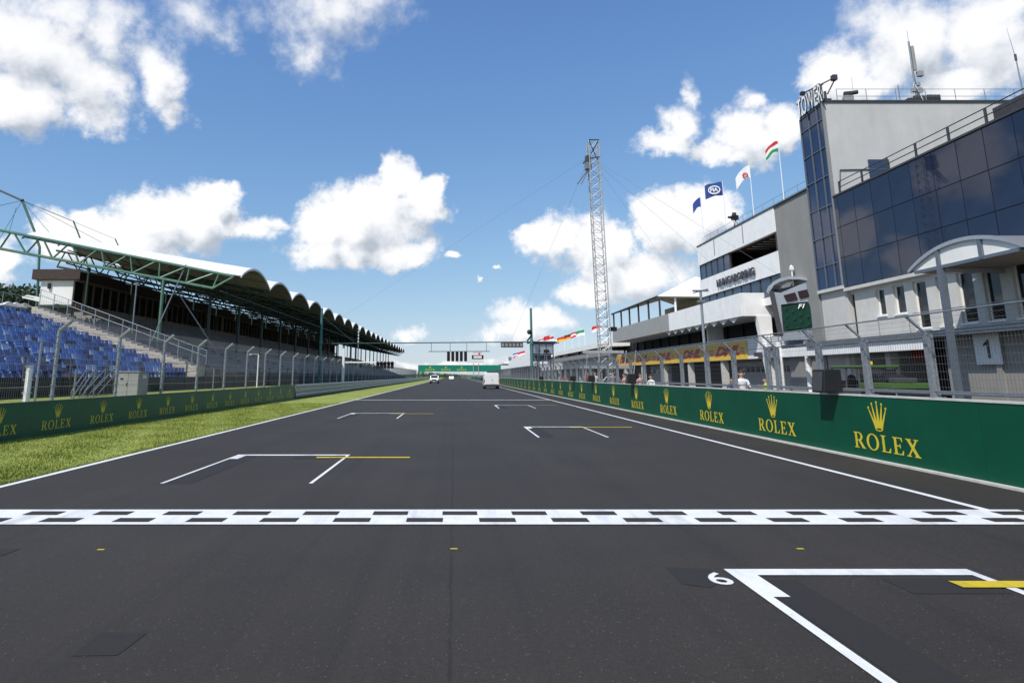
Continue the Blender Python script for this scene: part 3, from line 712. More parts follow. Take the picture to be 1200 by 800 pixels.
for j in (2, 5, 9, 12):
    z = RISE * math.sin(math.pi * j / 14) ** .8 - .2; rm.bar((XR0, VP_ * j / 14, ZR0 + z), (XR1, VP_ * j / 14, ZR1 + z), .04, 5)
rme = rm.mesh('roof_rib', 'brown_sill')
fam = MB(); pts = [(XR0 + .02, VP_ * j / 14, ZR0 + RISE * math.sin(math.pi * j / 14) ** .8) for j in range(15)]
for a, b in zip(pts[:-1], pts[1:]): fam.prism([a, b, (b[0], b[1], b[2] - .16), (a[0], a[1], a[2] - .16)], (.06, 0, 0))
fme = fam.mesh('roof_edge', 'membrane')
# trusses
bt0 = P(250, 336.5, Y=YV0); bt1 = P(0, 290, Y=YV0); tt0 = P(275, 322, Y=YV0); tt1 = P(0, 268.5, Y=YV0)
def lerp(a, b, t): return a + (b - a) * t
def truss(ext, r):
    m = MB(); T0 = Vector((tt0.x, 0, tt0.z - .05)); T1 = Vector((tt1.x, 0, tt1.z)); B0 = Vector((bt0.x, 0, bt0.z)); B1 = Vector((bt1.x, 0, bt1.z))
    T1 = lerp(T0, T1, ext); B1 = lerp(B0, B1, ext); n = 9
    m.bar(T0, T1, r * 1.15, 7); m.bar(B0, B1, r * 1.15, 7); m.bar(T0, B0, r)
    for i in range(n):
        a = lerp(B0, B1, i / n); b = lerp(B0, B1, (i + 1) / n); c = lerp(T0, T1, (i + .62) / n); d2 = lerp(T0, T1, (i + .50) / n)
        m.bar(a, d2, r * .75, 5); m.bar(c, b, r * .75, 5)
    return m
part('roof_truss', truss(1.12, .10), 'green_steel', gs, (0, YV0 - .12, -.1))
tr2 = truss(1.02, .085).mesh('roof_truss', 'dark_and_shaded_green')  # inner trusses: roof shade is painted in with the darker green
cl = MB(); Xc = -22.4
def zroof(X): return ZR0 + (ZR1 - ZR0) * (X - XR0) / (XR1 - XR0)
colm = MB().bar((0, 0, -6), (0, 0, zroof(Xc) - 1.3 - zt(Xc)), .13, 8).mesh('roof_column', 'dark_and_shaded_green')
colb = MB().bar((0, 0, -6), (0, 0, zroof(-33.8) - 1.0 - zt(-33.8)), .12, 8).mesh('roof_column', 'dark_and_shaded_green')
for k in range(NV + 1):
    y = YV0 + VP_ * k
    if k < NV:
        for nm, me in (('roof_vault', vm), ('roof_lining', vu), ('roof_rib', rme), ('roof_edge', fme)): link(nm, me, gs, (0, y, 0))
    if k: link('roof_truss', tr2, gs, (0, y, -.25))
    if k and k % 1 == 0: link('roof_column', colm, gs, (Xc, y, zt(Xc))); link('roof_column', colb, gs, (-33.8, y, zt(-33.8)))
pc = P(192.5, 327, Y=YV0)
part('end_column', MB().bar((pc.x, YV0 - .1, .6), (pc.x, YV0 - .1, pc.z), .12, 8), 'green_steel', gs)
pw_ = P(161, 332, Y=YV0)
part('end_strut', MB().bar((pw_.x, YV0 - .1, .6), (pw_.x, YV0 - .1, pw_.z), .055, 6), 'rail_grey', gs)
a = P(218, 310, Y=YV0); part('brace', MB().bar(a, P(166, 425, Y=YV0 - 1), .05).bar(P(210, 345, Y=YV0), P(262, 425, Y=YV0 + 3), .05), 'rail_grey', gs)
lng = MB()
for X in (-18.5, -22.4, -27, -31): lng.bar((X, YV0, zroof(X) - 1.5), (X, YV0 + VP_ * NV, zroof(X) - 1.5), .06, 5); lng.bar((X, YV0, zroof(X) - .45), (X, YV0 + VP_ * NV, zroof(X) - .45), .05, 5)
part('longitudinal_beam', lng, 'dark_and_shaded_green', gs)

# ---- commentary boxes at the back of the stand
YB, YB2 = 60.0, 196.0
b0 = P(87, 326, Y=YB); b1 = P(49, 326, Y=YB); f0 = P(92, 316, Y=YB - .4); f1 = P(37, 327, Y=YB - .4); bb = P(87, 357, Y=YB)
cbx_ = thing('commentary_box', 'brown flat-roofed row of press boxes with white end wall atop the stand', 'building', (b0.x, YB, 0))
W = b1.x - b0.x; zt0, zb0 = b0.z, bb.z
part('end_wall', MB().box(W, 0, 0, .25, zb0, zt0), 'white_wall', cbx_)
part('roof_slab', MB().box(f1.x - b0.x, f0.x - b0.x + .2, -.4, YB2 - YB, f1.z, f0.z + .05), 'brown_cladding', cbx_)
part('soffit', MB().box(f1.x - b0.x + .3, f0.x - b0.x - .1, -.1, YB2 - YB, f1.z - .1, f1.z - .003), 'brown_sill', cbx_)
part('back_wall', MB().box(W, -.6, .26, YB2 - YB, 4, zt0 - .1), 'dark_wood', cbx_)
part('sill_beam', MB().box(-.5, .25, .26, YB2 - YB, zb0 - .25, zb0 + .12), 'brown_sill', cbx_)
part('base_strip', MB().box(W, .02, -.02, .28, zb0 - .28, zb0 - .003), 'dark_and_shaded_green', cbx_)
part('lower_wall', MB().box(-.7, -.1, .3, YB2 - YB, 4.5, zb0 - .26), 'stand_concrete', cbx_)
pn = MB().box(-.12, -.08, .06, 1.54, zb0 + .14, zt0 - .16).mesh('window', 'window_glass'); mu = MB().box(-.14, .06, -.045, .045, zb0 + .13, zt0 - .1).mesh('mullion', 'brown_sill')
pl = MB().box(-.14, .12, -.35, .35, zb0 + .13, zt0 - .1).mesh('pier', 'brown_sill')
y = .3; k = 0
while y < YB2 - YB - 2:
    link('window', pn, cbx_, (0, y, 0))
    if k % 12 == 11: link('pier', pl, cbx_, (0, y + 1.9, 0)); y += 2.2
    else: link('mullion', mu, cbx_, (0, y + 1.6, 0)); y += 1.6
    k += 1
lp = MB().box(-.09, .02, 0, 3.4, zb0 - 1.15, zb0 - .40).mesh('lower_panel', 'board_grey')
for y in np.arange(.4, 120, 4.4 * 2): link('lower_panel', lp, cbx_, (0, y, 0))
lm = P(58, 332, Y=YB - .1); part('wall_lamp', MB().box(lm.x - b0.x - .1, lm.x - b0.x + .1, -.2, -.02, lm.z - .5, lm.z), 'black', cbx_)

# rear masts with stay cables
def mast(pts, Y, label, r=.10, boom=None):
    w = [P(x, y, Y=Y) for x, y in pts]; t = thing('stay_mast', label, 'mast', (w[0].x, Y, 0)); o = Vector((w[0].x, Y, 0))
    m = MB().bar((0, 0, 0), w[0] - o, r * 1.2, 7)
    m.poly([p - o for p in w], r, 7); part('pole', m, 'green_steel', t)
    if boom:
        part('boom', MB().bar(w[-1] - o, P(*boom, Y=Y) - o, r * .8, 6), 'dark_and_shaded_green', t)
        part('joint', MB().ball(w[-1] - o, r * 1.5), 'dark_and_shaded_green', t)
    return w[-1]
m1 = mast([(43, 362), (46.5, 290), (40, 270), (26, 235)], 63, 'bent green steel mast with boom beside the brown press boxes', .12, (-30, 210))
m2 = mast([(103, 312), (93, 277), (86, 259)], 84, 'green mast poking above the first white roof vault', .10)
m3 = mast([(148, 315), (139, 289), (135, 280)], 110, 'short dark mast tip further along the white roof', .10)
st = thing('stay_cables', 'thin stay cables strung from the bent mast over the stand roof', 'cable', m1)
m = MB()
for q in (m2, m3, P(140, 295, Y=90), P(60, 275, Y=60), P(-30, 330, Y=63), P(-40, 250, Y=55)): m.bar((0, 0, 0), Vector(q) - m1, .022, 4, caps=False)
m.bar(P(19, 243, Y=63) - m1, P(10, 275, Y=58) - m1, .02, 4); part('cable', m, 'dark_and_shaded_green', st)

# white tents and clutter behind the blue block
for i, (x0, x1, y0, y1, Y) in enumerate(((-4, 4, 352, 366, 52), (5, 14, 353, 365, 54), (15, 25, 354, 366, 56))):
    a = P(x0, y1, Y=Y); b = P(x1, y0, Y=Y); t = thing('marquee', ['white marquee roof behind the blue seats', 'small white marquee next to the railing corner', 'pale grey booth beside the stair railing top'][i], 'tent', (a.x, Y, 0))
    w = b.x - a.x; part('wall_sheet', MB().box(0, w, 0, 2, 0, b.z - .35), 'white_wall' if i < 2 else 'cabinet', t)
    part('tent_roof', MB().add([(-.1, -.1, b.z - .35), (w + .1, -.1, b.z - .35), (w + .1, 2.1, b.z - .35), (-.1, 2.1, b.z - .35), (w / 2, 1, b.z + .05)], [(0, 1, 4), (1, 2, 4), (2, 3, 4), (3, 0, 4), (0, 3, 2, 1)]), 'membrane' if i < 2 else 'cabinet', t)
aw0 = P(26, 347, Y=58); aw1 = P(66, 355.5, Y=58)
t = thing('awning', 'small white sloping awning beside the white end wall', 'awning', (aw0.x, 58, aw0.z))
part('canvas', MB().prism([(0, 0, 0), (.5, 0, .12), (aw1.x - aw0.x, 0, aw1.z - aw0.z), (aw1.x - aw0.x - .3, 0, aw1.z - aw0.z - .12), (0, 0, -.14)], (0, 1.4, 0)), 'membrane', t)
part('prop', MB().bar((.2, .7, -3.2), (.2, .7, 0), .04).bar((aw1.x - aw0.x - .2, .7, -4), (aw1.x - aw0.x - .2, .7, aw1.z - aw0.z), .04), 'rail_grey', t)

# ================================================================== TREES
def tree(x, y, hgt, rad, label, m='leaf', n=2600, seed=1):
    r = np.random.default_rng(seed); t = thing('tree', label, 'tree', (x, y, 0), 0, 'trees behind the grandstand' if y < 200 else 'far trees at the end of the straight')
    tk = MB().bar((0, 0, 0), (0, 0, hgt * .55), hgt * .03, 7, hgt * .015)
    for k in range(6):
        a = r.uniform(0, 6.28); z0 = hgt * r.uniform(.3, .5); tk.bar((0, 0, z0), (math.cos(a) * rad * .6, math.sin(a) * rad * .6, z0 + hgt * r.uniform(.15, .35)), hgt * .01, 5, hgt * .004)
    part('trunk', tk, 'bark', t)
    cl = [(r.normal(0, rad * .5), r.normal(0, rad * .5), hgt * r.uniform(.35, .9), rad * r.uniform(.3, .5)) for _ in range(16)]
    V = []; Fc = []
    for k in range(n):
        cx, cy, cz, cr = cl[r.integers(16)]; d = r.normal(0, 1, 3); d /= np.linalg.norm(d); q = np.array([cx, cy, cz]) + d * cr * r.uniform(.5, 1.05) * np.array([1, 1, .8])
        u = r.normal(0, 1, 3); u /= np.linalg.norm(u); w = np.cross(u, r.normal(0, 1, 3)); w /= np.linalg.norm(w); s = r.uniform(.15, .4)
        o = len(V); V += [q - u * s, q + w * s * .5, q + u * s, q - w * s * .5]; Fc.append((o, o + 1, o + 2, o + 3))
    mb = MB(); mb.v = [tuple(v) for v in V]; mb.f = Fc
    me = bpy.data.meshes.new('crown'); me.from_pydata(mb.v, [], mb.f); me.materials.append(MATS[m]); link('crown', me, t)
for i, (px, top) in enumerate(((-8, 332), (10, 326), (24, 329), (36, 327), (52, 334))):
    q = P(px, top, Y=92 + 4 * i); tree(q.x, q.y, q.z, 4.6, ['dark leafy tree at the edge of the clump behind the blue stand', 'rounded dark tree in the clump behind the white marquee', 'dark tree filling the gap beside the bent mast', 'dark tree touching the mast foot behind the press boxes', 'dark tree half hidden by the white end wall'][i], 'leaf_dark', 2600, i)
for i, (px, top, Y) in enumerate(((517, 439.5, 520), (523, 440, 560), (530, 440.3, 620), (537, 441, 700), (505, 438, 480), (498, 437.5, 450))):
    q = P(px, top, Y=Y); tree(q.x, q.y, q.z + 1.0, 6, ['far green tree just right of the white pickup', 'far tree under the green bridge beside the tiny white car', 'far low tree under the middle of the green bridge', 'farthest low tree on the horizon under the green bridge', 'far tree directly behind the white pickup', 'far tree under the left foot of the green bridge'][i], 'leaf', 900, 20 + i)

# ================================================================== PIT BUILDINGS (right)
F = 24.0
def yF(px, X=F): return YX(px, X, 400)
# ---- glazed block, tower -----------------------------------------------------------------
YT0, YT1 = P(977, 240, X=F).y, P(948, 240, X=F).y          # near and far edge of the tower strip
ZT = ZK(F, .742)
tw = thing('control_tower', 'tall pale control tower with blue glass strip and TOWER letters on top', 'tower', (F, YT0, 0))
D = YT1 - YT0
part('shaft', MB().box(.14, 17, 0, D, 0, ZT), 'tower_render', tw)
part('roof_cap', MB().box(.05, 17.1, -.08, D + .08, ZT + .003, ZT + .14), 'dark_grey', tw)
part('corner_trim', MB().box(-.03, .137, -.02, .07, ZK(F, .2325), ZT), 'grey_concrete', tw)
kz = [.2325, .295, .373, .454, .536, .616, .696, .738]; cy = [.09, .72, 1.72, D]
zz = [ZK(F, k) for k in kz]
rj = random.Random(5)
for i in range(len(zz) - 1):
    for j in range(3):
        o = part('pane', MB().box(-.015, .015, -(cy[j + 1] - cy[j]) / 2 + .035, (cy[j + 1] - cy[j]) / 2 - .035, -(zz[i + 1] - zz[i]) / 2 + .035, (zz[i + 1] - zz[i]) / 2 - .035), 'tower_glass', tw, (.06, (cy[j] + cy[j + 1]) / 2, (zz[i] + zz[i + 1]) / 2), (0, rj.uniform(-.006, .006), rj.uniform(-.012, .012)))
fm = MB()
for z in zz: fm.box(-.02, .10, .075, D, z - .025, z + .025)
for y in cy: fm.box(-.035, .12, max(y - .025, .075), max(y + .025, .1), zz[0] - .02, zz[-1] + .02)
part('glazing_frame', fm, 'steel_blue', tw)
part('strip_soffit', MB().box(-.1, .14, -.1, D, zz[0] - .22, zz[0] - .03), 'cream_wall', tw)
tl = fit(to_mesh(text_curve('TOWER', bold=.012, spacing=1.12)), (-.10, D - .02, ZT + .0), (0, -1, 0), (0, 0, 1), D + .25, 1.32, 'flag_white', 'lettering', tw)
tl2 = fit(to_mesh(text_curve('TOWER', bold=.05, spacing=1.12, extrude=.05)), (-.02, D + .03, ZT - .05), (0, -1, 0), (0, 0, 1), D + .35, 1.42, 'letter_dark', 'letter_outline', tw, depth=.06)  # dark outline standing behind the white letters
lf = MB()
for z in (.15, 1.2): lf.bar((.12, -.2, ZT + z), (.12, D, ZT + z), .03)
for y in (0, D / 2, D): lf.bar((.12, y, ZT), (.12, y, ZT + 1.3), .025)
part('letter_frame', lf, 'dark_grey', tw)
rr = MB(); ry = .25
for hh in (.55, 1.05): rr.bar((1.2, ry, ZT + hh), (16.8, ry, ZT + hh), .018, 5)
for k in range(9): rr.bar((1.2 + k * 1.95, ry, ZT + .1), (1.2 + k * 1.95, ry, ZT + 1.07), .022, 5)
part('roof_railing', rr, 'galvanised', tw)
# rooftop equipment, standing on the tower roof
Yr = YT0 + 1.0; ZR = ZT + .14
def roof_pt(px, py): return P(px, py, Y=Yr)
a = roof_pt(1074, 112); top = roof_pt(1063, 49)
t = thing('antenna_mast', 'antenna mast with white panel aerial and dishes on the tower roof', 'antenna', (a.x, Yr, ZR)); H = top.z - ZR
part('pole', MB().bar((0, 0, 0), (0, 0, H), .06, 8).bar((.15, .1, 0), (.1, .1, H * .45), .05), 'rail_grey', t)
part('panel_aerial', MB().box(.08, .26, -.08, .08, H * .55, H * .93), 'cabinet', t, bevel=.03)
part('whip', MB().bar((0, 0, H), (0, 0, H + .8), .012, 5), 'rail_grey', t)
for (x, z, q) in ((.45, H * .5, .28), (.2, H * .34, .2), (-.15, H * .25, .2)):
    part('transmitter_box', MB().box(x - q * .6, x + q * .6, -q / 2, q / 2, z - q * .7, z + q * .7), 'cabinet', t, bevel=.02)
part('dish', MB().bar((.1, -.2, H * .22), (.1, -.3, H * .22), .1, 12, .22), 'cabinet', t)
base_ = MB().box(-.8, -.35, -.3, .3, 0, .5).box(.45, 1.5, -.3, .3, 0, .18)
for k in range(7): base_.box(.55 + k * .13, .6 + k * .13, -.28, .28, .18, .75)
base_.box(-.3, .5, -.25, .25, 0, .7); part('equipment', base_, 'dark_grey', t)
part('leg', MB().bar((-.45, 0, 0), (0, 0, H * .4), .035).bar((.5, .2, 0), (0, 0, H * .4), .035).bar((.1, -.5, 0), (0, 0, H * .35), .035), 'rail_grey', t)
part('short_pole', MB().bar((-1.15, 0, 0), (-1.15, 0, 1.55), .035).box(-1.5, -1.15, -.08, .08, .25, .38), 'rail_grey', t)
a = roof_pt(1200, 112); top = roof_pt(1181, 33)
t = thing('whip_antenna', 'tall thin whip antenna on the tower roof above the glass block', 'antenna', (a.x, Yr, ZR))
part('pole', MB().bar((0, 0, 0), (-.1, 0, (top.z - ZR) * .6), .05, 6, .035).bar((-.1, 0, (top.z - ZR) * .6), (-.35, 0, top.z - ZR), .02, 5, .008), 'rail_grey', t)
part('foot', MB().box(-.15, .15, -.15, .15, 0, .45), 'dark_grey', t)
part('coupler', MB().bar((-.1, 0, (top.z - ZR) * .58), (-.1, 0, (top.z - ZR) * .66), .07), 'dark_grey', t)
a = roof_pt(994, 116)
t = thing('camera_pod', 'weatherproof camera on a pale pedestal behind the TOWER letters', 'camera', (a.x, Yr, ZR))
part('pedestal', MB().box(-.28, .28, -.2, .2, 0, .75), 'cabinet', t, bevel=.03); part('camera', MB().bar((.15, 0, .95), (.62, -.1, 1.0), .14, 8).bar((-.2, 0, .9), (.25, 0, .95), .17, 10), 'dark_grey', t)
part('whip', MB().bar((.4, 0, 1.0), (.4, 0, 2.1), .012, 4), 'rail_grey', t)
a = P(966, 118, Y=YT0 + .6)
t = thing('camera_crane', 'small camera crane arm raised beside the TOWER letters', 'camera crane', (a.x + .1, YT0 + .6, ZR))
part('column', MB().bar((0, 0, 0), (0, 0, .9), .09).box(-.2, .3, -.15, .15, 0, .35), 'dark_grey', t); part('arm', MB().bar((-1.3, .3, .9), (.55, -.2, 1.75), .045), 'black', t)
part('head', MB().box(.45, .75, -.35, -.05, 1.6, 1.95).bar((.6, -.2, 1.6), (.15, 0, .7), .05), 'dark_grey', t); part('counterweight', MB().box(-1.45, -1.2, .18, .42, .78, 1.0), 'black', t)

GB = thing('glass_block', 'dark reflective glass office block with white ground storey beside the tower', 'building', (F, 0, 0))
kr = [.224, .303, .384, .467]; zr = [ZK(F, k) for k in kr]
my = [YT0 - .05, 39.45]; 
while my[-1] > 19: my.append(my[-1] - 1.63)
for i in range(3):
    for j in range(len(my) - 1):
        w = my[j] - my[j + 1]; hh = zr[i + 1] - zr[i]
        part('pane', MB().box(-.012, .012, -w / 2 + .022, w / 2 - .022, -hh / 2 + .022, hh / 2 - .022), 'curtain_glass', GB, (0, (my[j] + my[j + 1]) / 2, (zr[i] + zr[i + 1]) / 2), (0, rj.uniform(-.002, .002), rj.uniform(-.004, .004)))
part('glazing_frame', MB().box(.02, 14, my[-1], YT0 - .02, zr[0], zr[3] + .05), 'black', GB)
part('roof_trim', MB().box(-.04, .2, my[-1], YT0 - .03, zr[3] + .053, zr[3] + .16), 'dark_grey', GB)
part('soffit', MB().box(-.05, .6, my[-1], YT0 - .03, zr[0] - .20, zr[0] - .012), 'cream_wall', GB)
rr = MB()
for hh in (.62, .98): rr.bar((.25, my[-1], zr[3] + hh), (.25, YT0 - .3, zr[3] + hh), .028, 6)
for k in range(10):
    y = YT0 - .4 - k * 2.3; rr.box(.21, .29, y - .05, y + .05, zr[3] + .15, zr[3] + .98)
part('roof_railing', rr, 'dark_grey', GB)
dq = P(1019, 205, Y=YT0 - .02); dr = P(1042, 196, Y=YT0 - .02)
part('roof_door', MB().box(dq.x - F, dr.x - F, YT0 - .08, YT0 - .01, zr[3], dr.z + .5), 'sky_window', GB)
p0 = P(984, 232, Y=YT0 - .05); p1 = P(984, 199, Y=YT0 - .05); p2 = P(1050, 197.5, Y=YT0 - .05)
part('pipe', MB().poly([p0 - Vector((F, 0, 0)), p1 - Vector((F, 0, 0)), p2 - Vector((F, 0, 0))], .035), 'rail_grey', GB)
dk = P(1186, 124, X=F + .8); part('roof_unit', MB().box(.6, 1.6, dk.y - .8, dk.y + .8, zr[3] + .1, dk.z + .2), 'dark_grey', GB)
# white ground storey with window openings
XWL = F + .30; ZB = ZK(F, .088)
def opening(px0, px1, k0, k1): return (yF(px1, XWL), yF(px0, XWL), ZK(XWL, k0), ZK(XWL, k1))
ops = [opening(996, 1007.5, .092, .207), opening(1033, 1043.5, .141, .204), opening(1054, 1067.5, .139, .204), opening(1078, 1094, .101, .204), opening(1106, 1120.5, .102, .204),
       opening(1131.5, 1151, .1026, .204), opening(1163, 1184, .102, .204), opening(1199, 1222, .102, .204)]
ops.sort(); wm = MB(); ycur = 19.0
for (y0, y1, z0, z1) in ops:
    wm.box(.3, .62, ycur, y0, ZB, zr[0] - .2); wm.box(.3, .62, y0, y1, ZB, z0); wm.box(.3, .62, y0, y1, z1, zr[0] - .2); ycur = y1
wm.box(.3, .62, ycur, YT1, ZB, zr[0] - .2); part('white_wall', wm, 'cream_wall', GB)
for (y0, y1, z0, z1) in ops:
    w = part('window', MB().box(.50, .53, y0 + .05, y1 - .05, z0 + .05, z1 - .05), 'window_glass', GB)
    fr_ = MB().box(.45, .56, y0, y0 + .06, z0, z1).box(.45, .56, y1 - .06, y1, z0, z1).box(.45, .56, y0 + .06, y1 - .06, z0, z0 + .06).box(.45, .56, y0 + .06, y1 - .06, z1 - .06, z1)
    part('frame', fr_, 'white_paint', w); part('sill', MB().box(.22, .45, y0 - .05, y1 + .05, z0 - .09, z0 - .003), 'white_paint', w)
# balcony, number wall, open garages under the glass block
bx = 22.8 - F
yb1 = yF(1113)
part('balcony_slab', MB().box(bx, .3, 18, YT1, ZB - .22, ZB), 'grey_concrete', GB)
part('balcony_edge', MB().box(bx - .03, bx - .003, 18, YT1, ZB - .26, ZB + .03), 'rail_grey', GB)
part('fascia', MB().box(bx + .1, bx + .2, yb1, YT1 + 4.5, ZK(F + bx, .056), ZB - .223), 'white_paint', GB)
br = MB(); zrail = ZK(F + bx, .136)
br.bar((bx + .1, 18, zrail), (bx + .1, yF(1072, F + bx), zrail), .022)
for y in np.arange(18.5, 36, 2.4): br.bar((bx + .1, y, ZB), (bx + .1, y, zrail), .02)
part('balcony_rail', br, 'galvanised', GB)
part('number_wall', MB().box(-.3, .1, 18, yb1 - .2, 0, ZB - .225), 'board_grey', GB)
for (ya_, yb_) in ((yF(1180), yF(1174)), (yb1 - .5, yb1 - .2)): part('wall_pier', MB().box(-.42, -.302, ya_, yb_, 0, ZB - .225), 'grey_concrete', GB)
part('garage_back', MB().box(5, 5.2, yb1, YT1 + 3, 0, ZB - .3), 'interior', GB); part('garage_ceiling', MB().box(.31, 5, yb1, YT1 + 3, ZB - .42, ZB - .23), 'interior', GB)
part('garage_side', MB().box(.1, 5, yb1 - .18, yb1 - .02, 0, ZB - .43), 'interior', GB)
for px in (992, 1040): part('column', MB().box(-.1, .35, yF(px) - .22, yF(px) + .22, 0, ZK(F + bx, .056) + .3), 'cream_wall', GB)
rs = P(1083, 424, X=F + 3); part('red_sign', MB().box(3, 3.06, yF(1092, F + 3), yF(1066, F + 3), rs.z + .1, rs.z + .8), 'red', GB)
ns = thing('number_board', 'square white board with black number 1 on the grey wall', 'sign', (F - .44, yF(1156, F - .44), P(1156, 427, X=F - .44).z))
hh = P(1142, 393, X=F - .44).z - P(1142, 428.5, X=F - .44).z; ww = yF(1140.5, F - .44) - yF(1170.5, F - .44)
part('board', MB().box(-.03, 0.015, -ww / 2, ww / 2, 0, hh), 'sign_white', ns)
fit(to_mesh(curve_mesh([[(.42, 0), (.72, 0), (.72, 1), (.50, 1), (.30, .86), (.06, .78), (.06, .62), (.42, .72)]])), (-.036, .19, hh * .20), (0, -1, 0), (0, 0, 1), ww * .25, hh * .60, 'number_black', 'numeral', ns)

# ---- arched entrance canopy over the balcony ---------------------------------------------
XA = 21.3
ec = thing('entrance_canopy', 'arched steel canopy on a grey post in front of the dark glass', 'canopy', (XA, 0, 0))
ya0 = P(1065, 316, X=XA).y; za0 = P(1065, 316.5, X=XA).z; crest = P(1200, 272, X=XA)
yc = 27.0; zc = za0 + .84; R_ = 14
arc = []
for i in range(-R_, R_ + 1):
    s = i / R_; arc.append((yc + (ya0 - yc) * s, za0 + (zc - za0) * (1 - abs(s) ** 2.1)))
m = MB()
for (a, b) in zip(arc[:-1], arc[1:]): m.prism([(-.06, a[0], a[1]), (-.06, b[0], b[1]), (-.06, b[0], b[1] - .16), (-.06, a[0], a[1] - .16)], (.16, 0, 0))
part('arch_rim', m, 'silver', ec)
m = MB()
for (a, b) in zip(arc[:-1], arc[1:]): m.prism([(.101, a[0], a[1] - .02), (.101, b[0], b[1] - .02), (.101, b[0], b[1] - .07), (.101, a[0], a[1] - .07)], (F - XA - .15, 0, 0))
part('roof_sheet', m, 'silver', ec)
zi = P(1075, 317, X=XA).z
part('tie_beam', MB().box(-.02, .1, 2 * yc - ya0 + .3, ya0 - .35, zi - .14, zi), 'steel_blue', ec)
m = MB()
for (a, b) in zip(arc[:-1], arc[1:]):
    if min(a[1], b[1]) - .16 > zi: m.prism([(.06, a[0], zi), (.06, b[0], zi), (.06, b[0], b[1] - .16), (.06, a[0], a[1] - .16)], (.03, 0, 0))
part('gable_sheet', m, 'white_wall', ec)
for px in (1098.5, 1150): y = P(px, 300, X=XA).y; part('gable_post', MB().box(-.04, .1, y - .09, y + .09, zi - .1, za0 + (zc - za0) * (1 - abs((y - yc) / (ya0 - yc)) ** 2.1) - .1), 'steel_blue', ec)
yp = P(1102, 313, X=XA).y
part('cross_beam', MB().box(.1, F - XA, yp - .08, yp + .08, zi - .32, zi - .14), 'silver', ec)
part('post', MB().box(-.11, .11, yp - .11, yp + .11, 0, zi - .1), 'steel_blue', ec)
part('ceiling', MB().box(.12, F - XA - .02, 2 * yc - ya0 + .4, ya0 - .5, zi - .13, zi - .03), 'brown_sill', ec)

# ---- white clubhouse block with lettering -------------------------------------------------
YC0, YC1 = P(906, 244, X=F).y, P(817, 291, X=F).y
cb_ = thing('clubhouse', 'white upper block with dark window bands and large dark lettering', 'building', (F, 0, 0))
k = dict(top=.527, w1t=.448, w1b=.3855, w2t=.315, w2b=.25)
Z_ = {a: ZK(F, b) for a, b in k.items()}
part('parapet', MB().box(0, .3, YC0, YC1, Z_['w1t'], Z_['top']), 'white_paint', cb_)
part('letter_band', MB().box(0, .3, YC0, YC1, Z_['w2t'], Z_['w1b']), 'white_paint', cb_)
part('lower_band', MB().box(.1, .3, YC0, YC1, 7.0, Z_['w2b']), 'white_wall', cb_)
part('end_wall', MB().box(.301, 14, YC1 - .3, YC1, 4, Z_['top']), 'white_paint', cb_)
part('core', MB().box(3.2, 14, YC0, YC1 - .31, 4, Z_['top'] - .2), 'interior', cb_)
part('roof', MB().box(.31, 14, YC0, YC1 - .31, Z_['top'] - .17, Z_['top'] - .02), 'grey_concrete', cb_)
part('roof_edge', MB().box(-.06, .2, YT1 + .1, YC1 + .03, Z_['top'] + .003, Z_['top'] + .10), 'dark_grey', cb_)
part('grey_flank', MB().box(.06, 12, YT1 + .1, YC0 - .003, 0, Z_['top'] - .01), 'grey_concrete', cb_)
ym = P(853, 300, X=F).y
def band(z0, z1, y0, y1, n, m='sky_window'):
    for i in range(n):
        a = y0 + (y1 - y0) * i / n; b = y0 + (y1 - y0) * (i + 1) / n
        w = part('window', MB().box(.16, .19, a + .05, b - .05, z0 + .06, z1 - .06), m, cb_)
        part('frame', MB().box(.1, .24, a, a + .05, z0, z1).box(.1, .24, b - .05, b, z0, z1).box(.1, .24, a + .05, b - .05, z0, z0 + .06).box(.1, .24, a + .05, b - .05, z1 - .06, z1), 'dark_grey', w)
band(Z_['w1b'], Z_['w1t'], ym, YC1 - .02, 5); band(Z_['w2b'], Z_['w2t'], YC0 + .02, YC1 - .02, 9)
part('loggia_soffit', MB().box(.31, 3.2, YC0, ym, Z_['w1t'] + .02, Z_['w1t'] + .12), 'brown_cladding', cb_)
part('loggia_floor', MB().box(.31, 3.2, YC0, ym, Z_['w1b'] - .15, Z_['w1b'] - .03), 'brown_cladding', cb_)
part('loggia_side', MB().box(.05, 3.2, YC0 + .003, YC0 + .2, Z_['w1b'], Z_['w1t']), 'brown_cladding', cb_)
lt = MB().box(.9, 2.8, -.06, .06, Z_['w1t'] - .03, Z_['w1t'] + .01).mesh('ceiling_light', 'sign_white')
for i in range(7): link('ceiling_light', lt, cb_, (0, YC0 + .8 + i * 1.0, 0))
y0 = P(842, 332, X=F).y; y1_ = P(886, 318, X=F).y
fit(to_mesh(text_curve('HUNGARORING', bold=.03, extrude=.04)), (-.10, y0, ZK(F, .333)), (0, -1, 0), (0, 0, 1), y0 - y1_, ZK(F, .361) - ZK(F, .333), 'letter_dark', 'lettering', cb_, depth=.09)
rr = MB()
for hh in (.5, .95): rr.bar((.6, YT1 + .3, Z_['top'] + hh), (.6, YC1 - .3, Z_['top'] + hh), .018, 5)
for y in np.arange(YT1 + .5, YC1, 1.8): rr.bar((.6, y, Z_['top'] - .02), (.6, y, Z_['top'] + .95), .02, 5)
part('roof_railing', rr, 'galvanised', cb_)
vt = P(837, 290, X=F).y
part('parapet_stripe', MB().box(-.02, -.003, vt - .08, vt + .08, Z_['w1t'] + .3, Z_['top'] - .05).box(-.02, -.003, P(870, 270, X=F).y - .07, P(870, 270, X=F).y + .07, Z_['w1t'] + .2, Z_['top'] - .05), 'garage_grey', cb_)  # two grey upright stripes on the parapet front
q = P(862, 262, X=F + .5)
